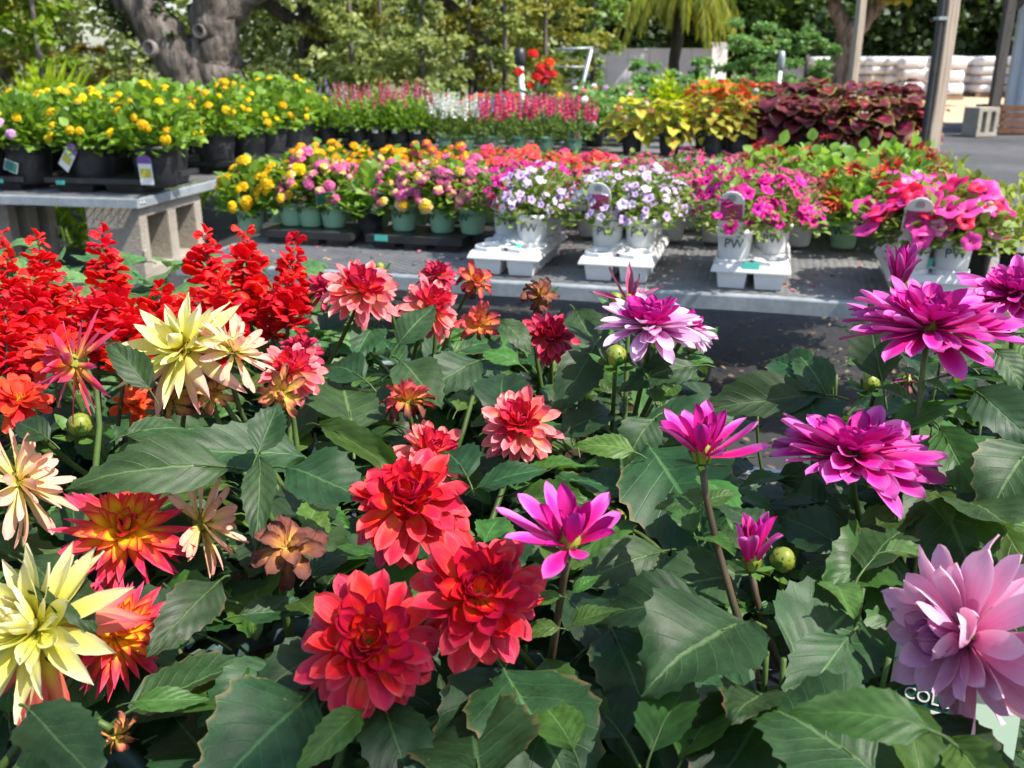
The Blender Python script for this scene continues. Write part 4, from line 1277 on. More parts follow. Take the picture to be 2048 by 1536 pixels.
# ---- trays
def tray_mesh(w, d, h, nx, ny, mat, r):
    """a carry tray: flat rim plate with turned down lip and a tapered cup under every cell"""
    mb = MB()
    mb.box((0, 0, h - .004), (w, d, .006))
    for (cx, cy, sx, sy) in ((0, -d / 2 + .002, w + .006, .006), (0, d / 2 - .002, w + .006, .006), (-w / 2 + .002, 0, .006, d - .009), (w / 2 - .002, 0, .006, d - .009)):
        mb.box((cx, cy, h - .0145), (sx, sy, .025))
    for i in range(nx):
        for j in range(ny):
            mb.box((w * (-.5 + (i + .5) / nx), d * (-.5 + (j + .5) / ny), (h - .008) / 2), (w / nx * .82, d / ny * .82, h - .008), None, 0, .82)
    return mb.mesh('tray', mat, False)
def white_tray(w=.215, d=.43, h=.072):
    mb = MB()
    mb.box((0, 0, h - .002), (w, d, .005))
    ln = [(-w / 2, -d / 2), (w / 2, -d / 2), (w / 2, d / 2), (-w / 2, d / 2)]
    out = [(x * 1.07, y * 1.04) for x, y in ln]
    vs = [(x, y, h) for x, y in ln] + [(x, y, h - .017) for x, y in out] + [(x, y, h - .021) for x, y in out]
    mb.add(vs, [(i, i + 4, (i + 1) % 4 + 4, (i + 1) % 4) for i in range(4)] + [(i + 4, i + 8, (i + 1) % 4 + 8, (i + 1) % 4 + 4) for i in range(4)])
    for i in range(2):
        for j in range(4):
            c = (w * (-.25 + .5 * i), d * (-.375 + .25 * j))
            n = 16
            for (r0, z0, r1, z1) in ((.046, .0, .054, h - .005), (.056, h, .050, h + .018)):
                pass
            mb.box((c[0], c[1], (h - .005) / 2), (.094, .094, h - .005), None, 0, .80)
            k = len(mb.v)
            prof = [(.0525, h), (.0515, h + .012), (.049, h + .014), (.046, h + .002)]
            vs = [(c[0] + r_ * math.cos(2 * math.pi * q / n), c[1] + r_ * math.sin(2 * math.pi * q / n), z) for r_, z in prof for q in range(n)]
            fs = [(a * n + q, a * n + (q + 1) % n, (a + 1) * n + (q + 1) % n, (a + 1) * n + q) for a in range(3) for q in range(n)]
            mb.add(vs, fs)
    # arched saddle between the two rows of cells
    rows, uvs = [], []
    for j in range(9):
        t = j / 8
        rows.append([(w * (i / 6 - .5) * .5, -d / 2 + .02 + (d - .04) * t, h + .001 + .040 * math.sin(math.pi * i / 6) * (.35 + .65 * min(1, t * 2.2))) for i in range(7)])
        uvs.append([(i / 6, t) for i in range(7)])
    mb.grid(rows, uvs)
    return mb.mesh('tray', M_WPOT, False)
WT = white_tray()
TRAY_SM = tray_mesh(.36, .25, .05, 3, 2, M_BLACKP, .05)
TRAY_BIG = tray_mesh(.56, .56, .075, 2, 2, M_BLACKP, .1)
TRAY_MED = tray_mesh(.40, .40, .06, 2, 2, M_BLACKP, .1)
STK_T = card_mesh(.05, .022, 0, M_TURQ)

rnd = random.Random(21)
def word_row(i):
    return ('front', 'second', 'third', 'fourth', 'back')[i]
# ---- bench B, the mesh bench with white trays
def tray_at(me, label, cat_px, o, d, n, b, ang, z0, group, stk=None):
    a, xy = on_line(cat_px, o, d, n, b, z0 + .05)
    t = thing('plant_tray', uniq(label), 'tray', (xy[0], xy[1], z0), ang, group)
    obj('tray', me, t)
    if stk is not None:
        obj('sticker', STK_T, t, T(stk[0], stk[1], stk[2]) @ Matrix.Rotation(R(stk[3]), 4, 'X'))
    return t
ZB = BZ + .006
white_trays = []
for px, b, lab, stk in ((1040, .27, 'white carry tray with turquoise sticker, leftmost of the white trays', (.02, -.17, .080, -55)), (1252, .27, 'white carry tray with a tall white tag, second of the white trays', None),
                        (1505, .27, 'white carry tray under the magenta calibrachoas', (.0, -.219, .062, -10)), (1842, .27, 'white carry tray under the hot pink petunias, rightmost', (-.02, -.17, .090, -10))):
    white_trays.append(tray_at(WT, lab, px, B_O, B_D, B_N, b, B_ANG, ZB, 'white carry trays', stk))
def in_tray(tr, cell):
    i, j = cell
    M = tr.matrix_basis
    p = M @ Vector((.215 * (-.25 + .5 * i), .43 * (-.375 + .25 * j), .052))
    return p
GB = 'plants on the mesh bench'
cells = [(0, [((0, 2), 'cal_m', 'left'), ((1, 2), 'cal_l', 'right'), ((0, 3), 'cal_m', 'back left'), ((1, 3), 'cal_m', 'back right'), ((1, 1), 'cal_l', 'front right')]),
         (1, [((0, 1), 'cal_l', 'front left'), ((1, 1), 'cal_l', 'front right'), ((0, 2), 'cal_l', 'middle left'), ((1, 2), 'cal_l', 'middle right'), ((0, 3), 'cal_v', 'back left'), ((1, 3), 'cal_l', 'back right')]),
         (2, [((0, 0), 'cal_m', 'front left'), ((1, 1), 'cal_m', 'front right'), ((0, 2), 'cal_m', 'middle left'), ((1, 2), 'cal_v', 'middle right'), ((0, 3), 'cal_v', 'back left'), ((1, 3), 'cal_m', 'back right')]),
         (3, [((0, 0), 'pet_p', 'front left'), ((1, 0), 'pet_p', 'front right'), ((0, 1), 'pet_p', 'middle left'), ((1, 1), 'pet_p', 'middle right'), ((0, 2), 'pet_p', 'back left'), ((1, 2), 'pet_p', 'back right')])]
for ti, lst in cells:
    for cell, sp, pos in lst:
        p = in_tray(white_trays[ti], cell)
        bench_plant(sp, p, '%s, %s of %s white tray' % (SP[sp]['w'], pos, ORD[ti]), GB, rnd, .98, B_ANG, ('arch',) if (ti, cell) in ((1, (0, 1)), (2, (0, 0)), (3, (0, 0))) else ())
# bare white pot standing left of the petunia tray
rows = [
    (.50, [(500, 'lant_y'), (585, 'lant_y'), (622, 'lant_p'), (668, 'lant_p'), (740, 'vinca'), (808, 'lant_p'), (885, 'lant_p'), (945, 'lant_p')]),
    (.78, [(555, 'lant_y'), (625, 'lant_g'), (690, 'lant_p'), (755, 'lant_p'), (830, 'lant_p'), (905, 'lant_p'), (975, 'lant_p'), (1040, 'cal_v'), (1110, 'cal_m'), (1180, 'cal_v'), (1260, 'cal_v'), (1345, 'cal_v'), (1430, 'cal_m'), (1520, 'cal_v'), (1600, 'cal_v'), (1690, 'zin'), (1790, 'zin'), ]),
    (1.06, [(610, 'lant_g'), (672, 'lant_g'), (738, 'lant_g'), (805, 'lant_o'), (870, 'lant_o'), (935, 'lant_o'), (1000, 'pet_c'), (1070, 'pet_c'), (1140, 'pet_c'), (1215, 'pet_c'), (1290, 'cal_v'), (1370, 'cal_v'), (1450, 'cal_v'), (1530, 'zin'), (1620, 'zin'), (1710, 'zin'), (1800, 'zin')]),
    (1.38, [(660, 'lant_g'), (720, 'lant_g'), (790, 'lant_g'), (850, 'lant_o'), (915, 'lant_o'), (985, 'pet_c'), (1055, 'pet_c'), (1125, 'pet_c'), (1200, 'pet_c'), (1290, 'cal_v'), (1370, 'cal_v'), (1450, 'cal_v'), (1540, 'zin'), (1635, 'zin'), (1730, 'zin'), (1815, 'zin')]),
]
for ri, (b, lst) in enumerate(rows):
    for k, (px, sp) in enumerate(lst):
        a, xy = on_line(px, B_O, B_D, B_N, b, .55)
        lift = .05 if (ri == 0 and sp != 'vinca' and px > 560) else .012
        ex = ('card',) if (ri == 0 and px in (622, 668)) else ()
        bench_plant(sp, (xy[0], xy[1], ZB + lift), '%s, %s from left, %s row of mesh bench' % (SP[sp]['w'], ORD[k], ('front', 'second', 'third', 'back')[ri]), GB, rnd, 1.12 if sp == 'zin' else (.94, .90, .92, .96)[ri], B_ANG + rnd.uniform(-.4, .4), ex)
for px, b, lab, stk in ((640, .50, 'black tray under the pink lantanas with picture cards', None), (850, .50, 'black tray with turquoise sticker under the pink lantanas', (-.12, -.131, .03, 0)), (960, .62, 'black tray right of the lantanas, beside the white trays', None)):
    tray_at(TRAY_SM, lab, px, B_O, B_D, B_N, b, B_ANG, ZB, 'black plant trays', stk)
for px, b, lab in ((1955, .45, 'black pot with white label right of the petunias, nearer'), (2035, .35, 'pale twiggy shrub at the right edge of the mesh bench')):
    a, xy = on_line(px, B_O, B_D, B_N, b, .55)
    bench_plant('rose', (xy[0], xy[1], ZB), 'yellow-green twiggy shrub, ' + ('beside the rightmost white tray' if px < 2000 else 'at the far right edge of the mesh bench'), GB, rnd, 1.0, B_ANG, ('white_sticker',))

# fallen petals and crumbs on the mesh deck
n = 260
aa = RNG.uniform(.1, 3.2, n); bb = RNG.beta(1.1, 2.2, n) * 1.1 + .04
Pf = np.array([tuple(B_O + B_D * x + B_N * y) for x, y in zip(aa, bb)]); Pf[:, 2] = BZ + .005
Df = unit(n); Df[:, 2] *= .2
M_FALLEN = soft_leaf_mat('fallen_petals', [(.35, .22, .12), (.5, .10, .20), (.16, .11, .07), (.45, .34, .20), (.3, .05, .12)], .7, .1)
tag(obj('fallen_petals', leaf_cloud('fallen_petals', Pf, Df, np.tile([0, 0, 1.], (n, 1)) + unit(n) * .4, RNG.uniform(.008, .024, n), M_FALLEN), kind='stuff'), 'fallen petals and dry crumbs lying on the mesh bench', 'fallen petals')

# ---- bench A, left
GA = 'plants on the left bench'
AR = [
    (.24, [(-20, 'lant_mix_big', ('teal_tag',)), (60, 'lant_mix_big', ('teal_tag', 'white_sticker')), (190, 'lant_y_big', ('hang_tilt',)), (312, 'lant_y_big', ('hang',))]),
    (.58, [(30, 'lant_mix_big', ()), (130, 'lant_y_big', ()), (235, 'lant_y_big', ()), (335, 'lant_y_big', ())]),
    (1.12, [(60, 'lant_mix_big', ()), (170, 'lant_y_big', ()), (290, 'lant_y_big', ()), (432, 'lant_y_big', ())]),
    (1.46, [(130, 'lant_y_big', ()), (240, 'lant_y_big', ()), (360, 'lant_y_big', ()), (495, 'lant_y_big', ())]),
    (1.80, [(200, 'red_ger', ()), (310, 'lant_y_big', ()), (410, 'red_ger', ()), (540, 'lant_y_big', ())]),
    (2.15, [(120, 'green', ()), (210, 'red_ger', ()), (290, 'red_ger', ()), (470, 'lant_y_big', ()), (578, 'lant_y_big', ())]),
    (2.60, [(100, 'lime', ()), (520, 'lant_y_big', ()), (600, 'lant_y_big', ())]),
]
for ri, (b, lst) in enumerate(AR):
    for k, (px, sp, ex) in enumerate(lst):
        a, xy = on_line(px, A_O, GD, GN, b, .6)
        bench_plant(sp, (xy[0], xy[1], ZB + .03), '%s, %s from left, %s row, left bench' % (SP[sp]['w'], ORD[k], ORD[ri]), GA, rnd, 1.0, G + rnd.uniform(-.3, .3), ex)
for px, b, lab, stk in ((250, .40, 'large black tray under the tagged lantanas at the bench corner', (-.19, -.284, .04, 0)), (20, .40, 'large black tray at the left end of the left bench', (.15, -.284, .04, 0)), (455, 1.30, 'large black tray at the right edge of the left bench', None), (545, 2.02, 'large black tray, farthest on the left bench edge', None)):
    tray_at(TRAY_BIG, lab, px, A_O, GD, GN, b, G, ZB, 'black plant trays', stk)

# ---- bench C, far
GC = 'plants on the far bench'
CR = [
    (.28, [(650, 'ang_u', ()), (715, 'ang_p', ()), (760, 'ang_p', ('white_sticker',)), (800, 'ang_p', ('white_sticker',)), (835, 'ang_p', ('white_sticker',)), (890, 'ang_w', ()), (935, 'ang_w', ()), (985, 'ang_r', ()), (1040, 'ang_r', ()), (1095, 'ang_r', ()), (1150, 'ang_r', ('card',))]),
    (.62, [(625, 'ang_u', ()), (680, 'ang_u', ()), (740, 'ang_p', ()), (800, 'ang_p', ()), (855, 'ang_p', ()), (910, 'ang_w', ()), (960, 'ang_m', ()), (1020, 'ang_m', ()), (1080, 'ang_m', ()), (1140, 'ang_r', ()), (1190, 'pentas', ())]),
    (1.05, [(640, 'ang_u', ()), (700, 'ang_p', ()), (765, 'ang_p', ()), (830, 'ang_p', ()), (900, 'red_ger', ()), (960, 'red_ger', ()), (1030, 'ang_m', ()), (1110, 'mari', ()), (1180, 'pentas', ()), (1250, 'pentas', ())]),
    (1.55, [(620, 'ang_u', ()), (690, 'ang_p', ()), (760, 'ang_p', ()), (830, 'ang_p', ()), (905, 'red_ger', ()), (975, 'red_ger', ()), (1045, 'red_ger', ()), (1125, 'mari', ()), (1200, 'pentas', ()), (1280, 'pentas', ()), (1340, 'lime', ())]),
]
for ri, (b, lst) in enumerate(CR):
    for k, (px, sp, ex) in enumerate(lst):
        a, xy = on_line(px, C_O, GD, GN, b, .6)
        bench_plant(sp, (xy[0], xy[1], ZB + .02), '%s, %s from left, %s row, far bench' % (SP[sp]['w'], ORD[k], word_row(ri)), GC, rnd, 1.0, G + rnd.uniform(-.3, .3), ex)
for px, b, lab in ((680, .42, 'black tray under the purple angelonias'), (800, .42, 'black tray with white stickered pots of pink angelonia')):
    tray_at(TRAY_MED, lab, px, C_O, GD, GN, b, G, ZB, 'black plant trays')

# coleus: big leaves are pieces of their own
def coleus_mat(name, centre, body, edge):
    m, nt, out = nodes(name)
    uv = N(nt, 'ShaderNodeUVMap').outputs[0]
    sep = N(nt, 'ShaderNodeSeparateXYZ'); nt.links.new(uv, sep.inputs[0])
    a = math_node(nt, 'MULTIPLY', math_node(nt, 'ABSOLUTE', math_node(nt, 'SUBTRACT', sep.outputs[0], .5)), 2.0)
    nz = noise_tex(nt, mapping(nt, uv, (6, 6, 1)), 1.5, 3)
    e = math_node(nt, 'MAXIMUM', a, math_node(nt, 'MULTIPLY', math_node(nt, 'ABSOLUTE', math_node(nt, 'SUBTRACT', sep.outputs[1], .42)), 1.65))
    e = math_node(nt, 'ADD', e, math_node(nt, 'MULTIPLY', math_node(nt, 'SUBTRACT', nz, .5), .5))
    oi = N(nt, 'ShaderNodeObjectInfo').outputs['Random']
    c = ramp(nt, e, [(.12, centre), (.34, body), (.80, body), (.92, edge)])
    c = hsv(nt, c, math_node(nt, 'ADD', .48, math_node(nt, 'MULTIPLY', oi, .04)), 1.0, math_node(nt, 'ADD', .75, math_node(nt, 'MULTIPLY', oi, .5)))
    shade(nt, out, c, .5, .35, 0, bump(nt, nz, .5, .004), .3)
    return m
COLM = {'burg': coleus_mat('coleus_burgundy', (.60, .05, .12), (.15, .016, .030), (.26, .28, .05)), 'dark': coleus_mat('coleus_dark', (.26, .03, .06), (.12, .018, .030), (.20, .07, .04)), 'orange': coleus_mat('coleus_orange', (.60, .10, .02), (.56, .11, .018), (.62, .24, .02)),
        'yellow': coleus_mat('coleus_yellow', (.55, .44, .04), (.40, .36, .04), (.34, .36, .03)), 'lemon': coleus_mat('coleus_lemon', (.42, .05, .10), (.48, .46, .03), (.52, .52, .03))}
def broad_leaf(name, L, W, mat, droop, fold, seed, ruffle=.12, nv=12):
    mb = MB()
    tab = [(0, .06), (.1, .5), (.28, .93), (.42, 1), (.62, .86), (.82, .48), (.95, .16), (1, .01)]
    rows, uvs = [], []
    for i in range(nv + 1):
        v = i / nv
        w = W / 2 * interp(tab, v) * (1 + (.05 if i % 2 else -.04))
        y = L * math.sin(v * droop) / max(droop, .01); z = -L * (1 - math.cos(v * droop)) / max(droop, .01)
        row, ur = [], []
        for j in range(7):
            s = j / 3 - 1
            row.append((s * w * math.cos(fold), y, z + abs(s) * w * math.sin(fold) + ruffle * W * .3 * s * s * math.sin(v * 11 + (2 if s > 0 else 0) + seed)))
            ur.append((s * .5 + .5, v))
        rows.append(row); uvs.append(ur)
    mb.grid(rows, uvs)
    return mb.mesh(name, mat)
COLL = {k: [broad_leaf('leaf', .12, .095, m, random.Random(s).uniform(.6, 1.3), .15, s, .25) for s in range(3)] for k, m in COLM.items()}
def coleus(kind, loc, label, rnd, n=26, Rr=.16, H=.26, scale=1.0):
    t = thing('coleus_plant', uniq(label), 'coleus', loc, rnd.uniform(0, 6), 'coleus plants')
    obj('pot', POT['black'][0], t); obj('soil', SOIL['black'], t)
    obj('stem', stems_mesh(Rr * .7, H, 7, 1), t, T(0, 0, .15))
    for i in range(n):
        az = i * 2.4 + rnd.uniform(-.2, .2); h = (i + .5) / n
        r_ = Rr * (.25 + .75 * (1 - h) ** .5) * rnd.uniform(.5, 1.0)
        p = Vector((r_ * .6 * math.cos(az), r_ * .6 * math.sin(az), .12 + H * (.05 + .95 * h)))
        Y = Vector((math.cos(az), math.sin(az), rnd.uniform(-.45, .35) + .55 * h))
        obj('leaf', rnd.choice(COLL[kind]), t, frame(p, Y, Vector((0, 0, 1)) + Vector((rnd.uniform(-.3, .3), rnd.uniform(-.3, .3), 0))) @ Matrix.Scale(scale * rnd.uniform(.75, 1.2), 4))
    return t
cl = [(1265, .30, 'lemon', 'lemon yellow coleus with pink centres at the left of the coleus group'), (1340, .25, 'lemon', 'lemon yellow coleus with drooping pink-centred leaves beside the pale yellow one'), (1425, .25, 'yellow', 'pale yellow small-leaved coleus beside the drooping lemon one'), (1475, .30, 'yellow', 'pale yellow small-leaved coleus nearest the burgundy ones'),
      (1410, .85, 'orange', 'orange coleus at the left end of the orange group'), (1455, .80, 'orange', 'orange coleus in the middle of the orange group'), (1500, .95, 'orange', 'orange coleus next to the burgundy group'), (1545, .45, 'dark', 'dark maroon coleus in the front of the burgundy group'),
      (1600, .40, 'dark', 'dark maroon coleus, second from left in the burgundy group'), (1660, .35, 'burg', 'burgundy coleus with green edges below the far timber post'), (1725, .35, 'burg', 'burgundy coleus with green edges in the middle front'), (1790, .4, 'burg', 'burgundy coleus with green edges beside the near timber post'),
      (1570, .85, 'dark', 'dark maroon coleus behind the front ones'), (1640, .8, 'burg', 'burgundy coleus with a coral streak, behind the front ones'), (1715, .8, 'burg', 'burgundy coleus, tall one behind the middle front'), (1780, .85, 'dark', 'tall dark coleus spike left of the near timber post'), (1820, .6, 'burg', 'burgundy coleus touching the near timber post')]
for px, b, kind, lab in cl:
    a, xy = on_line(px, C_O, GD, GN, b, .6)
    coleus(kind, (xy[0], xy[1], ZB), lab, rnd, 38 if kind != 'yellow' else 56, .22, .26 if b < .7 else .36, 1.05 if kind == 'lemon' else 1.5 if kind in ('burg', 'dark') else (.7 if kind == 'yellow' else 1.1))

# plants standing behind the far bench, on the ground or low tables
GE = 'plants behind the far bench'
er = [(1320, 9.6, 'lime', 'lime shrublet behind the lemon coleus'), (1470, 9.4, 'lime', 'lime shrublet behind the orange coleus'), (1420, 9.9, 'lime', 'lime shrublet between the two others'), (1200, 9.8, 'pentas', 'pink pentas right of the slanting metal pole'), (1150, 10.2, 'green', 'green bedding plant under the slanting metal pole'),
      (1010, 9.6, 'red_ger', 'scarlet geranium left of the canna pot'), (930, 9.8, 'red_ger', 'scarlet geranium farther left of the canna'), (880, 10.2, 'green', 'green bedding plant behind the pink angelonias'), (1260, 9.9, 'pentas', 'pink pentas left of the lime shrublets'),
      (1520, 9.9, 'green', 'white-headed bedding plant behind the orange coleus')]
M_TABLE = plain('grey_table', (.25, .25, .25), .7)
for px, y, sp, lab in er:
    p = aty(px, 200, y)
    st_ = thing('plant_stand', uniq('low grey block stand under the ' + lab.split(' behind')[0].split(' left')[0].split(' right')[0].split(' under')[0].split(' between')[0] + ', column %s' % ORD[[e[0] for e in sorted(er)].index(px)]), 'stand', (p.x, y, 0.02))
    mb = MB(); mb.box((0, 0, .17), (.4, .4, .34)); mb.box((0, 0, .36), (.46, .46, .03)); obj('block', mb.mesh('block', M_CONC, False), st_)
    bench_plant(sp, (p.x, y, .40), lab, GE, rnd, 1.05)
# canna
p = aty(1070, 190, 9.3)
ca = thing('canna_plant', uniq('tall red canna with dark leaves in a black pot'), 'canna', (p.x, 9.3, .30))
obj('pot', POT['black_big'][0], ca); obj('soil', SOIL['black_big'], ca)
sb = thing('plant_stand', uniq('block stand carrying the red canna'), 'stand', (p.x, 9.3, .02))
mb = MB(); mb.box((0, 0, .13), (.4, .4, .26)); obj('block', mb.mesh('block', M_CONC, False), sb)
M_CLEAF = leaf_mat('canna_leaf', (.035, .06, .03), (.10, .12, .06), .4, .15)
CLF = [broad_leaf('leaf', .34, .13, M_CLEAF, .7, .2, s, .06) for s in range(2)]
for i in range(12):
    az = i * 2.4
    obj('leaf', CLF[i % 2], ca, frame((.03 * math.cos(az), .03 * math.sin(az), .24 + i * .024), (math.cos(az), math.sin(az), .8), (0, 0, 1)) @ Matrix.Scale(rnd.uniform(.7, 1), 4))
mb = MB(); mb.tube([(0, 0, .2), (.01, 0, .5), (0, 0, .78)], [.012, .01, .006], 6); mb.tube([(0, 0, .45), (.08, 0, .62), (.12, .02, .74)], [.008, .006, .004], 6); mb.tube([(0, 0, .45), (-.1, 0, .6), (-.15, .02, .68)], [.008, .006, .004], 6)
obj('stem', mb.mesh('stem', L_MID), ca)
CAN = head_mesh(.06, F_SCAR, None, 14, 9, .62)
for (x, z) in ((-.02, .86), (.05, .74), (.10, .70), (.13, .78), (.09, .62), (-.15, .70), (0.02, .66), (-.04, .58), (.16, .68)):
    obj('flower_head', CAN, ca, axis_frame((x, -.03, z), (rnd.uniform(-.4, .4), -.5, .7), rnd.uniform(0, 6)) @ Matrix.Scale(rnd.uniform(.7, 1.05), 4))
# spiky grass left and weeds
p = aty(100, 160, 8.6)
gr = thing('spiky_grass', uniq('clump of yellow-green spiky grass behind the left bench'), 'grass', (p.x, 8.6, .02))
obj('pot', POT['black_big'][0], gr, Matrix.Scale(1.5, 4))
n = 110
rg = np.random.default_rng(5)
az = rg.uniform(0, 6.28, n); el = rg.uniform(.15, .75, n)
Dg = np.stack([np.sin(el) * np.cos(az), np.sin(el) * np.sin(az), np.cos(el)], 1)
Pg = np.zeros((n, 3)); Pg[:, 2] = .3
obj('blade', leaf_cloud('blade', Pg, Dg, np.tile([0, -1., .3], (n, 1)), rg.uniform(.5, .85, n), L_LIME, .05), gr, None, 'stuff')
n = 900
Pw = np.stack([RNG.uniform(-4.4, -2.3, n), RNG.uniform(5.6, 8.5, n), np.full(n, .01)], 1)
Dw = unit(n); Dw[:, 2] = np.abs(Dw[:, 2]) + .6
tag(obj('weeds', leaf_cloud('weeds', Pw, Dw, unit(n), RNG.uniform(.05, .22, n), L_BRIGHT, .3), kind='stuff'), 'low green weeds growing behind the left bench', 'weeds')
# potted pale shrub by the near post and one at the far right
for px, y, lab in ((1895, 7.2, 'pale yellow-green shrub in a pot right of the near timber post'),):
    p = aty(px, 300, y)
    bench_plant('rose', (p.x, y, .02 if y > 6 else .45), lab, GE, rnd, 1.7 if y > 6 else 1.0)
    if y < 6:
        sb = thing('plant_stand', uniq('block stand carrying the pale shrub at the right edge'), 'stand', (p.x, y, .02))
        mb = MB(); mb.box((0, 0, .21), (.4, .4, .42)); obj('block', mb.mesh('block', M_CONC, False), sb)
# ------------------------------------------------------------------ nearest bench: dahlias
M_DLEAF = leaf_mat('dahlia_leaf', (0.0145, 0.046, 0.012), (0.12, 0.22, 0.075), .50, .18, (0.13, 0.27, 0.02))
M_DLEAF2 = leaf_mat('dahlia_leaf_young', (0.045, 0.112, 0.017), (0.18, 0.30, 0.09), .45, .28, (0.17, 0.32, 0.02), spots=False)
M_SLEAF = leaf_mat('salvia_leaf', (0.085, 0.185, 0.060), (0.16, 0.28, 0.10), .5, .25, (0.18, 0.34, 0.05), 9, spots=False)
M_STEM = plain('green_stem', (0.060, 0.105, 0.022), .5, .4, 0, .3, 30)
M_STEMD = plain('purple_brown_stem', (0.075, 0.055, 0.03), .5, .4, 0, .35, 30)
M_CALYX = plain('yellow_green_calyx', (0.20, 0.24, 0.03), .45, .4, 0, .25, 60)
M_BRACT = leaf_mat('bract', (0.06, 0.15, 0.03), (0.12, 0.22, 0.05), .4, .25, (0.2, .35, .03), 4, spots=False)

def dleaf_mesh(seed, L=1.0, W=.62, teeth=8, mat=None, lobes=False):
    """serrated, veined, gently quilted leaf, unit length, petiole behind the base"""
    rnd = random.Random(seed)
    mb = MB()
    tab = [(0, .03), (.06, .30), (.18, .78), (.32, 1.0), (.48, .97), (.66, .74), (.82, .43), (.94, .15), (1, 0.004)]
    droop = rnd.uniform(.25, 1.0); fold = rnd.uniform(.02, .32); twist = rnd.uniform(-.35, .35); side = rnd.uniform(-.12, .12)
    ph = rnd.uniform(0, 6)
    nv = teeth * 3 + 3
    rows, uvs = [], []
    for i in range(nv + 1):
        v = i / nv
        w = W / 2 * interp(tab, v)
        k = i % 3
        tooth = (0.0, .030, -.008)[k] if 2 < i < nv - 1 else 0
        a = v * droop
        y = L * math.sin(a) / droop; z = -L * (1 - math.cos(a)) / droop
        ny, nz = math.sin(a), math.cos(a)          # normal of the centre line in (y,z)
        row, ur = [], []
        for j in range(9):
            s = j / 4 - 1
            ww = w + (tooth * W * (1.2 if abs(s) == 1 else 0))
            x = s * ww
            up = abs(s) * ww * math.tan(fold) + W * .008 * math.cos(6.283 * (v * 8 - abs(s) * 2)) * (1 - abs(s)) * 1.2 + W * .06 * s * s * math.sin(v * 9 + ph + (1.5 if s > 0 else 0)) + W * .018 * math.sin(s * 2.6 + v * 5.5 + ph * 1.7) + W * .012 * math.sin(s * 6.1 - v * 13 + ph * 2.3) * (1 - abs(v - .5))
            yy = y - (abs(s) == 1) * (k == 1) * -.012 * L
            ta = twist * v
            x2 = x * math.cos(ta) - up * math.sin(ta); up2 = x * math.sin(ta) + up * math.cos(ta)
            row.append((x2 + side * L * v * v, yy + ny * up2, z + nz * up2)); ur.append((s * .5 + .5, v))
        rows.append(row); uvs.append(ur)
    mb.grid(rows, uvs)
    mb.tube([(0, -.22, -.07), (0, -.10, -.015), (0, .02, -.006), (0, .25 * L, -.016)], [.015, .013, .012, .005], 5, 1, False)
    return mb.mesh('leaf', [mat or M_DLEAF, M_STEM])
LEAF = [dleaf_mesh(100 + i, 1, random.Random(i).uniform(.52, .72)) for i in range(16)]
LEAFY = [dleaf_mesh(140 + i, 1, random.Random(i).uniform(.45, .62), 7, M_DLEAF2) for i in range(6)]
LEAF_WIDE = [dleaf_mesh(170 + i, 1, random.Random(i).uniform(.74, .86), 8) for i in range(5)]
LEAF_NARROW = [dleaf_mesh(190 + i, 1, .36, 8) for i in range(3)]
SLEAF = [dleaf_mesh(210 + i, 1, .72, 10, M_SLEAF) for i in range(5)]

# -------- petals
PROF = {
    'dec': [(0, .22), (.15, .42), (.4, .80), (.62, 1.0), (.8, .92), (.91, .62), (.97, .30), (1, .03)],
    'lily': [(0, .30), (.2, .55), (.42, .88), (.62, 1.0), (.78, .92), (.89, .66), (.96, .36), (1, .04)],
    'cactus': [(0, .45), (.2, .75), (.42, 1.0), (.62, .90), (.8, .58), (.93, .24), (1, .01)],
    'tongue': [(0, .35), (.2, .6), (.5, .95), (.75, 1.0), (.9, .8), (.97, .5), (1, .25)],
}
def petal_mesh(kind, L, W, cup, curl, mat, seed, wav=.03, crumple=0.0, notch=0.0):
    rnd = random.Random(seed)
    mb = MB()
    nv, nu = 11, 9
    ph = rnd.uniform(0, 6)
    yy = zz = 0.0
    rows, uvs = [], []
    tw = rnd.uniform(-.25, .25)
    for i in range(nv + 1):
        v = i / nv
        a = curl * (v ** 1.3)
        if i:
            yy += L / nv * math.cos(a); zz += L / nv * math.sin(a)
        w = W / 2 * interp(PROF[kind], v)
        cp = cup * (1 - .35 * v)
        row, ur = [], []
        for j in range(nu):
            s = j / (nu - 1) * 2 - 1
            an = s * cp
            if abs(cup) > .02:
                x = w * math.sin(an) / abs(cp) * (1 if cp > 0 else 1); up = w * (1 - math.cos(an)) / cp
                x = w * math.sin(s * abs(cp)) / abs(cp)
            else:
                x, up = s * w, 0
            up += wav * W * math.sin(s * 3 + v * 7 + ph) * v + W * .012 * math.cos(s * 6.28) * v
            if crumple:
                up += crumple * W * rnd.uniform(-1, 1); x += crumple * W * rnd.uniform(-.5, .5)
            ta = tw * v
            x2 = x * math.cos(ta) - up * math.sin(ta); u2 = x * math.sin(ta) + up * math.cos(ta)
            row.append((x2, yy - math.sin(a) * u2 + (notch * W * (1 - s * s) if i == nv else 0), zz + math.cos(a) * u2)); ur.append((j / (nu - 1), v))
        rows.append(row); uvs.append(ur)
    mb.grid(rows, uvs)
    return mb.mesh('petal', mat)

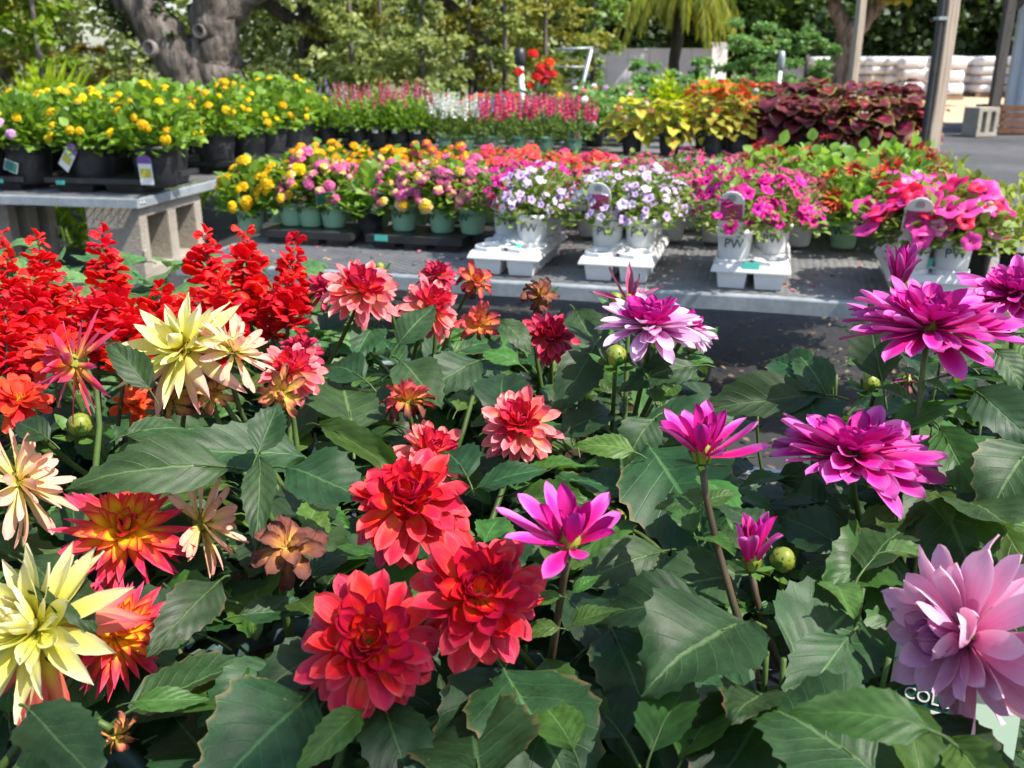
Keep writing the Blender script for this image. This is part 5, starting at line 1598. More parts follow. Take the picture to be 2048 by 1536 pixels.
C = lambda *a: a
P_RED_O = petal_mat('dahlia_red_outer', [(0, (.88, .44, .03)), (.36, (.80, .13, .03)), (.60, (.72, .012, .022)), (.85, (.66, .012, .045)), (1, (.66, .06, .09))], edge=(.72, .09, .10), trans=.14, vvar=.2)
P_RED_I = petal_mat('dahlia_red_inner', [(0, (.86, .42, .02)), (.42, (.74, .08, .02)), (.7, (.60, .006, .018)), (1, (.52, .006, .035))], trans=.14, vvar=.2)
P_COR_O = petal_mat('dahlia_coral_outer', [(0, (.88, .50, .10)), (.40, (.84, .26, .11)), (.75, (.78, .10, .12)), (1, (.80, .22, .24))], edge=(.84, .38, .34), trans=.14, vvar=.2)
P_COR_I = petal_mat('dahlia_coral_inner', [(0, (.86, .44, .04)), (.36, (.76, .09, .05)), (.7, (.66, .016, .045)), (1, (.60, .02, .07))], trans=.14, vvar=.2)
P_DEEP_O = petal_mat('dahlia_deep_rose_outer', [(0, (.74, .26, .05)), (.3, (.58, .05, .05)), (.7, (.50, .015, .06)), (1, (.50, .03, .10))], edge=(.66, .14, .18), trans=.14, vvar=.2)
P_DEEP_I = petal_mat('dahlia_deep_rose_inner', [(0, (.70, .18, .03)), (.4, (.42, .01, .03)), (1, (.36, .006, .05))], trans=.14, vvar=.2)
P_YEL_O = petal_mat('cactus_yellow', [(0, (.72, .62, .03)), (.35, (.76, .72, .12)), (.7, (.78, .74, .27)), (1, (.80, .70, .40))], vvar=.08)
P_YEL_P = petal_mat('cactus_yellow_peach', [(0, (.76, .62, .05)), (.35, (.80, .66, .22)), (.65, (.80, .52, .32)), (1, (.78, .38, .30))], vvar=.08)
P_YEL_R = petal_mat('cactus_yellow_red_tips', [(0, (.80, .65, .04)), (.35, (.82, .62, .08)), (.55, (.74, .20, .10)), (1, (.62, .05, .09))], vvar=.08)
P_FLAME = petal_mat('cactus_flame', [(0, (.86, .58, .012)), (.36, (.86, .45, .02)), (.52, (.76, .10, .03)), (.74, (.68, .012, .05)), (1, (.64, .06, .14))], vvar=.1)
P_FLAME_I = petal_mat('cactus_flame_inner', [(0, (.86, .58, .01)), (.58, (.88, .50, .015)), (.80, (.78, .15, .03)), (1, (.66, .02, .05))], vvar=.08)
P_FLAME_B = petal_mat('cactus_flame_back', [(0, (.80, .60, .06)), (.3, (.74, .36, .10)), (.55, (.56, .04, .08)), (1, (.48, .05, .14))], vvar=.12)
P_MAG_O = petal_mat('dahlia_magenta_outer', [(0, (.60, .006, .12)), (.45, (.62, .007, .20)), (.75, (.62, .016, .30)), (1, (.66, .14, .46))], edge=(.68, .16, .48), trans=.14, vvar=.2)
P_MAG_I = petal_mat('dahlia_magenta_inner', [(0, (.55, .005, .10)), (.5, (.52, .005, .18)), (1, (.48, .012, .26))], trans=.14, vvar=.2)
P_LIL_O = petal_mat('dahlia_lilac_tip', [(0, (.55, .015, .22)), (.35, (.62, .08, .36)), (.6, (.72, .32, .58)), (1, (.78, .52, .74))], edge=(.80, .55, .76))
P_PINK_O = petal_mat('dahlia_pale_pink', [(0, (.62, .08, .34)), (.3, (.76, .24, .46)), (.65, (.80, .36, .55)), (1, (.82, .48, .64))], vvar=.1)
P_PINK_I = petal_mat('dahlia_pink_dark', [(0, (.40, .01, .18)), (.5, (.55, .08, .32)), (1, (.68, .28, .50))], vvar=.1)
P_OLD = petal_mat('withered_petal', [(0, (.55, .38, .06)), (.35, (.45, .20, .05)), (.65, (.20, .065, .035)), (1, (.10, .035, .03))], rough=.75, trans=.12)
P_OLDY = petal_mat('withered_yellow_petal', [(0, (.66, .50, .05)), (.5, (.60, .38, .08)), (.8, (.50, .16, .08)), (1, (.24, .07, .05))], rough=.6, trans=.2)
P_OLDO = petal_mat('fading_orange_petal', [(0, (.80, .50, .06)), (.4, (.74, .30, .06)), (.75, (.62, .10, .07)), (1, (.45, .05, .07))], rough=.55, trans=.25)
P_OLDM = petal_mat('withered_magenta_petal', [(0, (.40, .12, .14)), (.5, (.36, .06, .16)), (1, (.42, .16, .24))], rough=.6, trans=.2)
P_ZIN = petal_mat('zinnia_scarlet', [(0, (.62, .03, .01)), (.6, (.72, .035, .012)), (1, (.66, .04, .02))], rough=.55)
P_ZINO = petal_mat('zinnia_orange', [(0, (.70, .09, .01)), (1, (.76, .10, .02))], rough=.55)
P_SALV = petal_mat('salvia_red', [(0, (.62, .006, .008)), (1, (.80, .010, .016))], rough=.6, trans=.25, vvar=.08, hvar=.004)
M_DISK = plain('yellow_stamens', (.75, .42, .01), .7, .2, 0, .3, 200, .8)

def ringset(kind, L, W, specs):
    """specs: list of (cup, curl, material, length factor, width factor) from the middle outwards; five variants each"""
    return [[petal_mesh(kind, L * lf, W * wf * (.85 + .08 * s), cup * (.75 + .14 * s), curl + (-.28, .16, 0, .34, -.12)[s], mat, 900 + 10 * q + s, .05) for s in range(5)] for q, (cup, curl, mat, lf, wf) in enumerate(specs)]
# flower kinds: rings of petals, count, angle from the axis at the middle and at the rim (degrees)
FK = {
    'red': dict(rs=ringset('dec', 1, .36, [(1.1, .25, P_RED_I, .44, .95), (1.1, .18, P_RED_I, .66, 1.0), (1.0, .06, P_RED_O, .90, 1.05), (.9, -.22, P_RED_O, 1.0, 1.05)]), n=94, a0=18, a1=128, p=.76),
    'coral': dict(rs=ringset('dec', 1, .33, [(1.4, .6, P_COR_I, .43, .9), (1.25, .35, P_COR_I, .66, 1.0), (1.1, .10, P_COR_O, .90, 1.0), (1.0, -.18, P_COR_O, 1.0, 1.0)]), n=92, a0=12, a1=126, p=.82),
    'deep': dict(rs=ringset('dec', 1, .32, [(1.4, .6, P_DEEP_I, .43, .9), (1.25, .35, P_DEEP_I, .66, 1.0), (1.1, .10, P_DEEP_O, .90, 1.0), (1.0, -.2, P_DEEP_O, 1.0, 1.0)]), n=84, a0=12, a1=126, p=.82),
    'flame': dict(rs=ringset('cactus', 1, .21, [(1.2, .55, P_FLAME_I, .46, 1.2), (1.1, .25, P_FLAME_I, .68, 1.1), (.7, -.05, P_FLAME, .95, .95), (-.7, -.25, P_FLAME, 1.02, .85)]), n=86, a0=14, a1=116, p=.78),
    'flame_open': dict(rs=ringset('cactus', 1, .24, [(1.0, .5, P_FLAME, .6, 1.0), (.8, .2, P_FLAME_B, .9, 1.0), (-.8, -.1, P_FLAME_B, 1.0, .9), (-.9, -.3, P_FLAME_B, 1.0, .8)]), n=32, a0=25, a1=120, p=.8),
    'yellow': dict(rs=ringset('cactus', 1, .25, [(.9, .6, P_YEL_O, .62, 1.0), (.7, .3, P_YEL_O, .9, 1.0), (.4, -.1, P_YEL_O, 1.0, 1.0), (-.5, -.5, P_YEL_P, 1.08, 1.0)]), n=42, a0=28, a1=112, p=.75, disk=.2),
    'yellow_big': dict(rs=ringset('cactus', 1, .24, [(.9, .6, P_YEL_O, .52, 1.0), (.8, .3, P_YEL_O, .80, 1.05), (.5, -.1, P_YEL_O, 1.0, 1.0), (-.4, -.4, P_YEL_R, 1.0, 1.1)]), n=80, a0=14, a1=128, p=.80),
    'peach': dict(rs=ringset('tongue', 1, .21, [(.9, .4, P_YEL_P, .6, 1.0), (.7, .15, P_YEL_P, .9, 1.0), (.5, -.1, P_YEL_P, 1.0, 1.0), (-.3, -.3, P_YEL_P, 1.0, 1.1)]), n=42, a0=30, a1=98, p=.7, disk=.12),
    'magenta': dict(rs=ringset('lily', 1, .26, [(1.3, .2, P_MAG_I, .32, .95), (1.1, .10, P_MAG_I, .55, 1.0), (.9, .05, P_MAG_O, .84, 1.05), (.75, -.02, P_MAG_O, 1.0, 1.1)]), n=104, a0=6, a1=98, p=.50),
    'lilac': dict(rs=ringset('lily', 1, .28, [(1.3, .3, P_MAG_I, .38, .95), (1.15, .2, P_MAG_I, .60, 1.0), (1.0, .08, P_LIL_O, .88, 1.05), (.8, -.08, P_LIL_O, 1.0, 1.15)]), n=80, a0=6, a1=112, p=.58),
    'pink': dict(rs=ringset('lily', 1, .34, [(1.2, .4, P_PINK_I, .5, .95), (1.0, .25, P_PINK_O, .75, 1.0), (.8, .05, P_PINK_O, .95, 1.05), (.6, -.2, P_PINK_O, 1.08, 1.0)]), n=74, a0=10, a1=134, p=.78),
    'half': dict(rs=ringset('lily', 1, .27, [(2.2, .2, P_MAG_I, .50, .8), (2.0, .1, P_MAG_I, .60, .9), (1.2, .12, P_MAG_I, .80, 1.0), (.75, .10, P_MAG_O, 1.05, 1.25)]), n=30, a0=3, a1=84, p=1.5, cone=True),
    'budopen': dict(rs=ringset('lily', 1, .34, [(2.4, .1, P_MAG_I, .85, .9), (2.3, .05, P_MAG_I, .95, 1.0), (2.0, .0, P_MAG_O, 1.0, 1.0), (1.6, -.1, P_MAG_O, 1.0, 1.0)]), n=12, a0=2, a1=24, p=1.0, cone=True),
    'old': dict(rs=[[petal_mesh('dec', .9, .5, .9, -.9, P_OLD, 700 + s, .1, .09) for s in range(3)], [petal_mesh('dec', 1, .5, .9, -.6, P_OLD, 710 + s, .1, .09) for s in range(3)], [petal_mesh('dec', 1, .45, 1.2, -1.4, P_OLD, 720 + s, .1, .1) for s in range(3)], [petal_mesh('dec', .9, .4, 1.3, -1.8, P_OLD, 730 + s, .1, .1) for s in range(3)]], n=26, a0=15, a1=125, p=.8),
    'fade': dict(rs=[[petal_mesh('dec', .8, .45, .9, .4, P_OLDO, 740 + s, .08, .04) for s in range(3)], [petal_mesh('dec', 1, .45, .9, -.2, P_OLDO, 750 + s, .1, .05) for s in range(3)], [petal_mesh('dec', 1, .42, 1.2, -.7, P_OLDO, 760 + s, .1, .07) for s in range(3)], [petal_mesh('dec', .9, .4, 1.3, -1.2, P_OLD, 770 + s, .1, .09) for s in range(3)]], n=32, a0=12, a1=118, p=.8),
    'fadey': dict(rs=[[petal_mesh('tongue', .8, .4, .9, .6, P_OLDY, 780 + s, .08, .05) for s in range(3)], [petal_mesh('tongue', 1, .4, .9, .1, P_OLDY, 785 + s, .1, .05) for s in range(3)], [petal_mesh('tongue', 1, .4, 1.2, -.6, P_OLDY, 790 + s, .1, .07) for s in range(3)], [petal_mesh('tongue', .9, .4, 1.3, -1.2, P_OLDY, 795 + s, .1, .08) for s in range(3)]], n=20, a0=15, a1=120, p=.8),
    'oldm': dict(rs=[[petal_mesh('cactus', 1, .24, 1.6, .3, P_OLDM, 800 + s, .1, .04) for s in range(3)]] * 2 + [[petal_mesh('cactus', 1, .24, 1.7, -.2, P_OLDM, 810 + s, .1, .04) for s in range(3)]] * 2, n=9, a0=15, a1=88, p=1.0, cone=True),
    'zin': dict(rs=ringset('tongue', 1, .40, [(.6, .3, P_ZIN, .6, 1.0), (.5, .1, P_ZIN, .85, 1.0), (.3, -.1, P_ZIN, 1.0, 1.0), (.2, -.3, P_ZIN, 1.0, 1.1)]), n=34, a0=45, a1=98, p=.7, disk=.22),
    'zino': dict(rs=ringset('tongue', 1, .40, [(.6, .3, P_ZINO, .6, 1.0), (.5, .1, P_ZINO, .85, 1.0), (.3, -.1, P_ZINO, 1.0, 1.0), (.2, -.3, P_ZINO, 1.0, 1.1)]), n=28, a0=45, a1=98, p=.7, disk=.22),
}
def calyx_mesh(cone=False, disk=0.0):
    mb = MB()
    if cone:
        mb.lathe([(.03, -.22), (.10, -.18), (.17, -.06), (.17, .06), (.13, .16), (.05, .22), (0.001, .23)], 12)
    else:
        mb.lathe([(.03, -.20), (.10, -.17), (.16, -.09), (.17, -.02), (.12, .04), (0.001, .06)], 12)
    for k in range(7):                              # pointed inner bracts pressed to the cup
        a = 2 * math.pi * k / 7
        M = Matrix.Rotation(a, 4, 'Z')
        vs = [M @ Vector(p) for p in ((-.05, .15, -.14), (.05, .15, -.14), (.06, .20, .02), (-.06, .20, .02), (0, .23, .17))]
        mb.add(vs, [(0, 1, 2, 3), (3, 2, 4)])
    for k in range(5):                              # outer green bracts spread below
        a = 2 * math.pi * (k + .3) / 5
        M = Matrix.Rotation(a, 4, 'Z')
        vs = [M @ Vector(p) for p in ((-.03, .08, -.20), (.03, .08, -.20), (.085, .24, -.17), (0, .24, -.19), (-.085, .24, -.17), (.06, .36, -.14), (-.06, .36, -.14), (0, .44, -.15))]
        mb.add(vs, [(0, 1, 2, 3), (0, 3, 4), (3, 2, 5, 7), (3, 7, 6, 4)], None, 1)
    if disk:
        for i in range(60):
            t = (i + .5) / 60; a = i * 2.4; r_ = disk * math.sqrt(t)
            mb.tube([(r_ * math.cos(a), r_ * math.sin(a), .02), (r_ * 1.05 * math.cos(a), r_ * 1.05 * math.sin(a), .14 + .05 * math.cos(i * 1.7))], [.014, .009], 4, 2)
    return mb.mesh('flower', [M_CALYX, M_BRACT, M_DISK])
CALYX = {(c, d): calyx_mesh(c, d) for c, d in ((False, 0.0), (True, 0.0), (False, .2), (False, .12), (False, .22))}

def add_flower(parent, kind, world_pos, axis, radius, rnd, label=None):
    k = FK[kind]
    me = CALYX[(k.get('cone', False), k.get('disk', 0.0))]
    loc = Vector(world_pos) - parent.location
    M = axis_frame(loc, axis, rnd.uniform(0, 6.28)) @ Matrix.Scale(radius, 4)
    f = obj('flower', me, parent, M)
    if label:
        f['label'] = label
    n = k['n']
    wob, wph = rnd.uniform(.02, .07 if kind in ('magenta', 'half') else .14), rnd.uniform(0, 6.28)
    for i in range(n):
        t = (i + .5) / n
        al = R(k['a0'] + (k['a1'] - k['a0']) * t ** k['p']) + rnd.uniform(-.16, .16) + wob * math.cos(i * 2.39996 - wph)
        az = i * 2.39996 + rnd.uniform(-.24, .24)
        q = min(3, int(t ** .8 * 4))
        rad = Vector((math.cos(az), math.sin(az), 0))
        ax = Vector((0, 0, 1))
        Y = ax * math.cos(al) + rad * math.sin(al)
        Z = ax * math.sin(al) - rad * math.cos(al)
        b0 = rad * .13 * (.3 + .7 * t) + ax * (.04 - .10 * t)
        if t > .45 and rnd.random() < .05:
            continue
        s = rnd.uniform(.82, 1.10)
        obj('petal', rnd.choice(k['rs'][q]), f, frame(b0, Y + rad.cross(ax) * rnd.uniform(-.14, .14), Z + rad.cross(ax) * rnd.uniform(-.34, .34)) @ Matrix.Scale(s, 4))
    return f
def add_stem(parent, a, b, r=.0032, mat=None, bow=None):
    a, b = Vector(a) - parent.location, Vector(b) - parent.location
    mid = a.lerp(b, .55) + (bow if bow is not None else Vector((0, 0, 0)))
    pts = [a.lerp(mid, .5) * .5 * 0 + ((1 - t) ** 2 * a + 2 * t * (1 - t) * mid + t * t * b) for t in (0, .2, .4, .6, .8, 1)]
    mb = MB(); mb.tube(pts, [r * 1.35, r * 1.25, r * 1.15, r * 1.05, r, r * 1.1], 7)
    return obj('stem', mb.mesh('stem', mat or M_STEM), parent)
def bud_mesh():
    mb = MB()
    mb.lathe([(.12, -1.0), (.45, -.85), (.85, -.35), (1.0, .1), (.85, .6), (.45, .95), (.08, 1.08), (0.001, 1.08)], 14)
    for k in range(8):
        M = Matrix.Rotation(2 * math.pi * k / 8, 4, 'Z')
        mb.add([M @ Vector(p) for p in ((-.3, .80, -.5), (.3, .80, -.5), (.32, 1.02, .15), (0, 1.07, .2), (-.32, 1.02, .15), (0, .62, .92))], [(0, 1, 2, 3), (0, 3, 4), (4, 3, 5), (3, 2, 5)], None, k % 2)
    for k in range(5):
        M = Matrix.Rotation(2 * math.pi * (k + .5) / 5, 4, 'Z')
        mb.add([M @ Vector(p) for p in ((-.15, .5, -1.0), (.15, .5, -1.0), (.55, 1.3, -.75), (0, 1.4, -.95), (-.55, 1.3, -.75), (.42, 2.0, -.3), (-.42, 2.0, -.3), (0, 2.5, .05))], [(0, 1, 2, 3), (0, 3, 4), (3, 2, 5, 7), (3, 7, 6, 4)], None, 1)
    return mb.mesh('bud', [M_CALYX, M_BRACT])
BUD = bud_mesh()
TO = lambda c, u, r: (lambda p: (-ray(p[0], p[1]) * c + Vector((0, 0, 1)) * u + RGT * r).normalized())

# ---- the flowers seen in the picture: kind, pixel x, y, pixel width, real width, axis (to camera, up, right), pot key
FLOW = [
    ('red', 738, 1285, 285, .094, (.9, .35, 0.0)), ('red', 958, 1190, 278, .094, (.80, .50, .12)), ('red', 815, 1000, 240, .094, (.55, .80, -.05)),
    ('coral', 1040, 848, 158, .082, (.70, .65, .02)), ('coral', 862, 905, 150, .082, (.40, .75, .40)), ('coral', 722, 578, 152, .095, (.55, .80, .05)), ('deep', 655, 578, 100, .072, (.2, .9, -.2)),
    ('coral', 862, 612, 128, .085, (.6, .5, .35)), ('deep', 874, 550, 82, .056, (.3, .9, -.1)), ('fade', 948, 562, 78, .054, (.5, .6, .5)), ('deep', 1102, 670, 112, .070, (.85, .45, 0)),
    ('fade', 958, 652, 92, .058, (.5, .4, -.3)), ('old', 1078, 592, 78, .05, (.4, .4, .3)), ('fade', 815, 803, 110, .06, (-.2, .9, .1)), ('coral', 582, 738, 130, .07, (.5, .75, .1)), ('deep', 600, 700, 95, .058, (.2, .9, .2)),
    ('fadey', 565, 785, 105, .054, (.6, -.1, -.2)), ('yellow', 362, 695, 245, .125, (.62, .42, -.45)), ('peach', 468, 702, 160, .082, (.1, .75, .6)), ('flame_open', 148, 728, 200, .092, (.35, .2, -.9)), ('peach', 40, 965, 225, .10, (-.15, .45, .85)),
    ('flame', 250, 1062, 255, .11, (.88, .45, .02)), ('peach', 405, 1045, 195, .088, (-.12, .40, .9)), ('old', 572, 1098, 155, .06, (.55, .70, .3)), ('yellow_big', 70, 1255, 365, .125, (.62, .35, -.55)), ('flame', 235, 1265, 225, .084, (.55, .35, .45)),
    ('fadey', 345, 795, 110, .058, (.2, .1, -.4)), ('fadey', 425, 790, 85, .044, (.55, .5, .2)), ('fadey', 232, 1470, 90, .031, (.3, -.75, .15)),
    ('magenta', 1858, 650, 300, .130, (.10, .98, .0)), ('magenta', 1708, 905, 312, .13, (-.02, .99, .03)), ('lilac', 1300, 648, 208, .108, (.18, .97, -.03)), ('lilac', 1378, 655, 118, .064, (.0, .85, .5)),
    ('half', 1405, 905, 235, .085, (.05, .98, .02)), ('half', 1140, 1085, 262, .088, (.30, .85, .12)), ('magenta', 2030, 585, 210, .10, (.30, .92, -.1)), ('budopen', 1800, 570, 100, .055, (.05, 1, -.05)), ('budopen', 1503, 1122, 122, .046, (.1, .98, -.05)),
    ('pink', 1925, 1275, 380, .125, (.34, .02, -.90)), ('oldm', 1258, 605, 120, .07, (.2, .95, 0)), ('lilac', 1145, 735, 62, .034, (-.1, .6, -.4)), ('oldm', 1815, 760, 90, .06, (.3, -.4, -.1)),
    ('zin', 35, 800, 130, .062, (.35, .9, .1)), ('zin', 105, 705, 125, .064, (.3, .8, -.3)), ('zino', 268, 808, 85, .048, (.4, .7, .2)), ('zin', 70, 955, 50, .03, (.1, .9, .1)),
]
BUDS = [(160, 850, 44, .024), (1740, 766, 34, .020), (590, 608, 26, .02), (500, 905, 30, .018), (760, 535, 20, .016), (1090, 580, 24, .018), (1232, 600, 30, .02), (1232, 712, 44, .022), (755, 838, 20, .015), (1385, 692, 26, .016), (332, 805, 36, .02), (1565, 1120, 50, .021), (1232, 1038, 40, .02), (2030, 700, 30, .02)]

flowers = []
for kind, px, py, dpx, real, (c, u, r_) in FLOW:
    s = FPX * real / dpx * math.sqrt(1 + ((px - 1024) ** 2 + (py - 768) ** 2) / FPX ** 2) * .98
    pos = at(px, py, s)
    ax = (-ray(px, py) * c + Vector((0, 0, 1)) * u + RGT * r_).normalized()
    flowers.append(dict(kind=kind, px=px, py=py, rpx=dpx / 2, pos=pos, ax=ax, rad=real / 2 * {'budopen': 1.7, 'oldm': 1.3}.get(kind, 1.0), s=s))

# ---- pots on the nearest bench
rndD = random.Random(5)
pots = []
b = 1.30
rowi = 0
while b > -.2:
    row = []
    for k in range(-8, 9):
        q = D_B + B_N * b + B_D * (k * .205 + (.10 if rowi % 2 else 0.0))
        p = Vector((q.x, q.y, BZ + .012))
        pr_ = proj(p + Vector((0, 0, .28)))
        if pr_[2] < .25 or pr_[0] < -330 or pr_[0] > 2380 or pr_[1] > 1990:
            continue
        if 1395 < pr_[0] < 1730 and pr_[1] < 800:          # the gap that shows the aisle
            continue
        row.append((pr_[0], p))
    row.sort(key=lambda t_: t_[0])
    for i, (x, p) in enumerate(row):
        pots.append(dict(loc=p, row=rowi, col=i, px=x, fl=[], leaves=0))
    rowi += 1
    b -= .195
def pot_for(pos):
    best = min(pots, key=lambda q: (q['loc'].x - pos.x) ** 2 + (q['loc'].y - .03 - pos.y) ** 2 + (0 if q['loc'].y < pos.y + .16 else .02))
    return best
SALV_ZONE = lambda px, row: px < 640 and row in (0, 1)
for p in pots:
    p['salvia'] = SALV_ZONE(p['px'], p['row'])
    if p['row'] == 0 and 640 <= p['px'] < 700:
        p['salvia'] = False
dah = [p for p in pots if not p['salvia']]
for f in flowers:
    c = [q for q in dah]
    f['pot'] = min(c, key=lambda q: (q['loc'].x - f['pos'].x) ** 2 + (q['loc'].y - f['pos'].y) ** 2)
    f['pot']['fl'].append(f)
KW = {'red': 'red', 'coral': 'coral', 'deep': 'deep rose', 'fade': 'fading orange', 'old': 'withered brown', 'fadey': 'wilting yellow', 'yellow': 'spiky yellow', 'yellow_big': 'large pale yellow', 'peach': 'peach yellow', 'flame': 'red-tipped yellow', 'flame_open': 'red-backed spidery', 'magenta': 'magenta', 'lilac': 'lilac-tipped magenta', 'half': 'half-open magenta', 'budopen': 'purple opening', 'pink': 'big pale pink', 'oldm': 'shrivelled pink', 'zin': 'scarlet', 'zino': 'orange'}
ROWN = ['back', 'second', 'third', 'fourth', 'fifth', 'sixth', 'seventh', 'eighth']
for p in pots:
    ks = []
    for f in p['fl']:
        if KW[f['kind']] not in ks:
            ks.append(KW[f['kind']])
    where = '%s row, %s from the left' % (ROWN[p['row']], ORD[p['col']])
    if p['salvia']:
        lab = 'scarlet salvia with tall red spikes, ' + where
        cat, nm = 'salvia', 'salvia_plant'
    elif ks:
        lab = 'dahlia with ' + ' and '.join(ks[:2]) + (' bloom' if len(p['fl']) == 1 else ' blooms') + ', ' + where
        cat, nm = 'dahlia', 'dahlia_plant'
        if all(f['kind'].startswith('zin') for f in p['fl']):
            lab = lab.replace('dahlia with', 'zinnia with'); cat, nm = 'zinnia', 'zinnia_plant'
    else:
        lab = 'leafy dahlia without open bloom, ' + where
        cat, nm = 'dahlia', 'dahlia_plant'
    t = thing(nm, uniq(lab), cat, p['loc'], 0, 'potted plants on the nearest bench')
    p['t'] = t
    pt = obj('pot', POT['teal'][0], t, Matrix.Rotation(rndD.uniform(0, 6), 4, 'Z'))
    obj('soil', SOIL['teal'], t)

def blocks_flower(pts):
    for f in flowers:
        for P_ in pts:
            x, y, w = proj(P_)
            if (x - f['px']) ** 2 + (y - f['py']) ** 2 < (f['rpx'] * .92) ** 2 and (P_ - CAM).length < f['s'] + f['rad'] * .6:
                return True
    return False
def in_gap(pts):
    for P_ in pts:
        x, y, w = proj(P_)
        if 1455 < x < 1690 and y < 905 and y > 600 + (x - 1455) * .0:
            return True
        if y < 625 and 560 < x < 1700:
            return True
        if y < 560:
            return True
        if 330 < x < 600 and y < 640 or x < 330 and y < 720:
            return True
    return False
def ztop(px):
    return .745 if px < 1350 else (.80 if px < 1600 else .845)
# hero leaves: base pixel, tip pixel, distance at base and tip, width factor, kind, share of facing the camera
HERO = [
    (965, 1575, 925, 1360, .60, .66, 1.0, 'w'), (1005, 1335, 1135, 1560, .68, .60, .9, 'w'), (765, 1400, 815, 1560, .66, .60, .85, 'n'), (725, 1420, 615, 1505, .64, .60, .75, 'y'),
    (665, 1300, 505, 1345, .70, .66, .8, 'n'), (560, 1325, 412, 1405, .72, .68, .8, 'n'), (625, 1385, 425, 1565, .66, .60, .9, 'w'), (262, 1405, 404, 1386, .70, .68, .75, 'y'),
    (519, 915, 523, 1052, .80, .74, .85, 'a'), (516, 905, 560, 802, .80, .82, 1.0, 'n'), (572, 935, 735, 975, .82, .78, 1.0, 'n'), (470, 935, 155, 900, .84, .80, .55, 'n'), (610, 915, 335, 880, .88, .84, .6, 'n'), (640, 850, 800, 905, .88, .80, .45, 'y'),
    (705, 865, 688, 702, 1.02, 1.10, 1.0, 'w'), (795, 690, 868, 602, 1.12, 1.14, 1.1, 'n'), (960, 720, 855, 758, 1.10, 1.04, .9, 'n'), (1012, 835, 984, 712, 1.0, 1.06, .9, 'n'), (955, 975, 1080, 922, .90, .88, .75, 'n'), (1015, 990, 1110, 990, .90, .88, .8, 'n'), (935, 955, 878, 848, .92, .98, .9, 'n'),
    (1645, 790, 1402, 797, .92, .88, .62, 's'), (1645, 790, 1533, 668, .92, .95, .95, 's'), (1655, 795, 1600, 672, .92, .94, .8, 'n'), (1765, 765, 1725, 576, .94, .98, .8, 'n'), (1620, 790, 1645, 878, .92, .86, 1.0, 's'), (1778, 865, 1905, 782, .90, .88, .8, 'y'),
    (2070, 890, 1968, 982, .84, .78, 1.2, 's'), (1295, 890, 1450, 1085, .90, .80, .9, 's'), (1310, 835, 1240, 905, .92, .88, 1.0, 's'), (1485, 1150, 1275, 1178, .76, .72, .8, 'n'), (1520, 1392, 1342, 1288, .70, .72, .8, 'n'), (1512, 1400, 1385, 1550, .70, .62, 1.0, 'w'),
    (1535, 1375, 1695, 1492, .70, .64, 1.0, 'y'), (1590, 1335, 1745, 1160, .72, .76, 1.1, 'w'), (1690, 1095, 1528, 998, .78, .82, .8, 'n'), (1715, 1065, 1838, 1005, .80, .80, 1.1, 'y'), (1735, 1145, 1872, 998, .78, .82, .6, 'a'), (1880, 855, 1948, 965, .86, .80, .85, 'y'),
    (1335, 1100, 1185, 1135, .80, .74, .75, 'n'), (1275, 855, 1505, 795, .95, .92, .7, 'n'), (1120, 870, 1245, 790, .98, 1.0, .85, 'n'), (968, 1085, 1003, 1008, .80, .84, 1.0, 'y'), (1800, 1400, 1870, 1580, .66, .58, .55, 'y'), (1905, 1480, 2000, 1580, .64, .58, .8, 'y'),
    (300, 780, 226, 672, .98, 1.0, .8, 's'), (1190, 690, 1130, 800, 1.02, .96, .9, 'n'), (1400, 730, 1250, 745, 1.0, .96, .7, 'n'), (1650, 1010, 1545, 945, .84, .88, .8, 'n'), (1700, 1270, 1580, 1420, .70, .64, .9, 'n'), (1220, 1250, 1300, 1420, .72, .66, .9, 'n'), (1250, 1480, 1150, 1330, .64, .70, .9, 'n'),
    (1950, 780, 2060, 860, .90, .86, 1.2, 'n'), (1990, 700, 2062, 760, .94, .92, 1.0, 'n'), (1860, 960, 1960, 1120, .84, .76, .9, 'n'), (1980, 1010, 2055, 1130, .80, .74, 1.0, 'y'), (60, 1120, 170, 1230, .76, .70, .8, 'n'), (100, 880, 20, 820, .92, .94, .8, 'n'), (250, 870, 380, 830, .90, .90, .8, 'n'),
    (440, 1160, 330, 1260, .76, .70, .8, 'n'), (620, 1150, 700, 1080, .80, .82, .8, 'n'), (480, 1230, 620, 1210, .76, .76, .8, 'n'), (60, 1420, 180, 1540, .66, .60, .9, 'n'), (1120, 1180, 1230, 1290, .76, .70, .8, 'n'), (730, 760, 640, 690, 1.08, 1.12, .9, 'n'), (800, 720, 880, 790, 1.08, 1.02, .9, 'n'), (640, 660, 700, 620, 1.2, 1.24, 1.0, 'n'),
    (1150, 620, 1200, 700, 1.16, 1.1, 1.0, 's'), (1000, 640, 1060, 680, 1.16, 1.12, .9, 'n'), (920, 700, 1010, 660, 1.14, 1.16, .9, 'n'), (760, 640, 700, 700, 1.2, 1.14, .9, 'n'),
]
for (bx, by, tx, ty, sb_, st_, wf, kd) in HERO:
    a, e = at(bx, by, sb_), at(tx, ty, st_)
    Y = e - a
    L = Y.length
    pool = {'w': LEAF_WIDE, 'n': LEAF, 'y': LEAFY, 'a': LEAF_NARROW, 's': LEAF}[kd]
    m = rndD.choice(pool)
    tc_ = -ray((bx + tx) / 2, (by + ty) / 2)
    Z = tc_ * .55 + Vector((0, 0, 1)) * .6 + Vector((rndD.uniform(-.15, .15), 0, 0))
    host = min(dah, key=lambda q: (q['loc'].x - a.x) ** 2 + (q['loc'].y - a.y) ** 2)
    M = frame(a - host['loc'], Y, Z) @ Matrix.Diagonal((L * 1.08 * wf, L * 1.08, L * 1.08, 1))
    obj('leaf', m, host['t'], M)
    host['leaves'] += 1
nleaf = 0
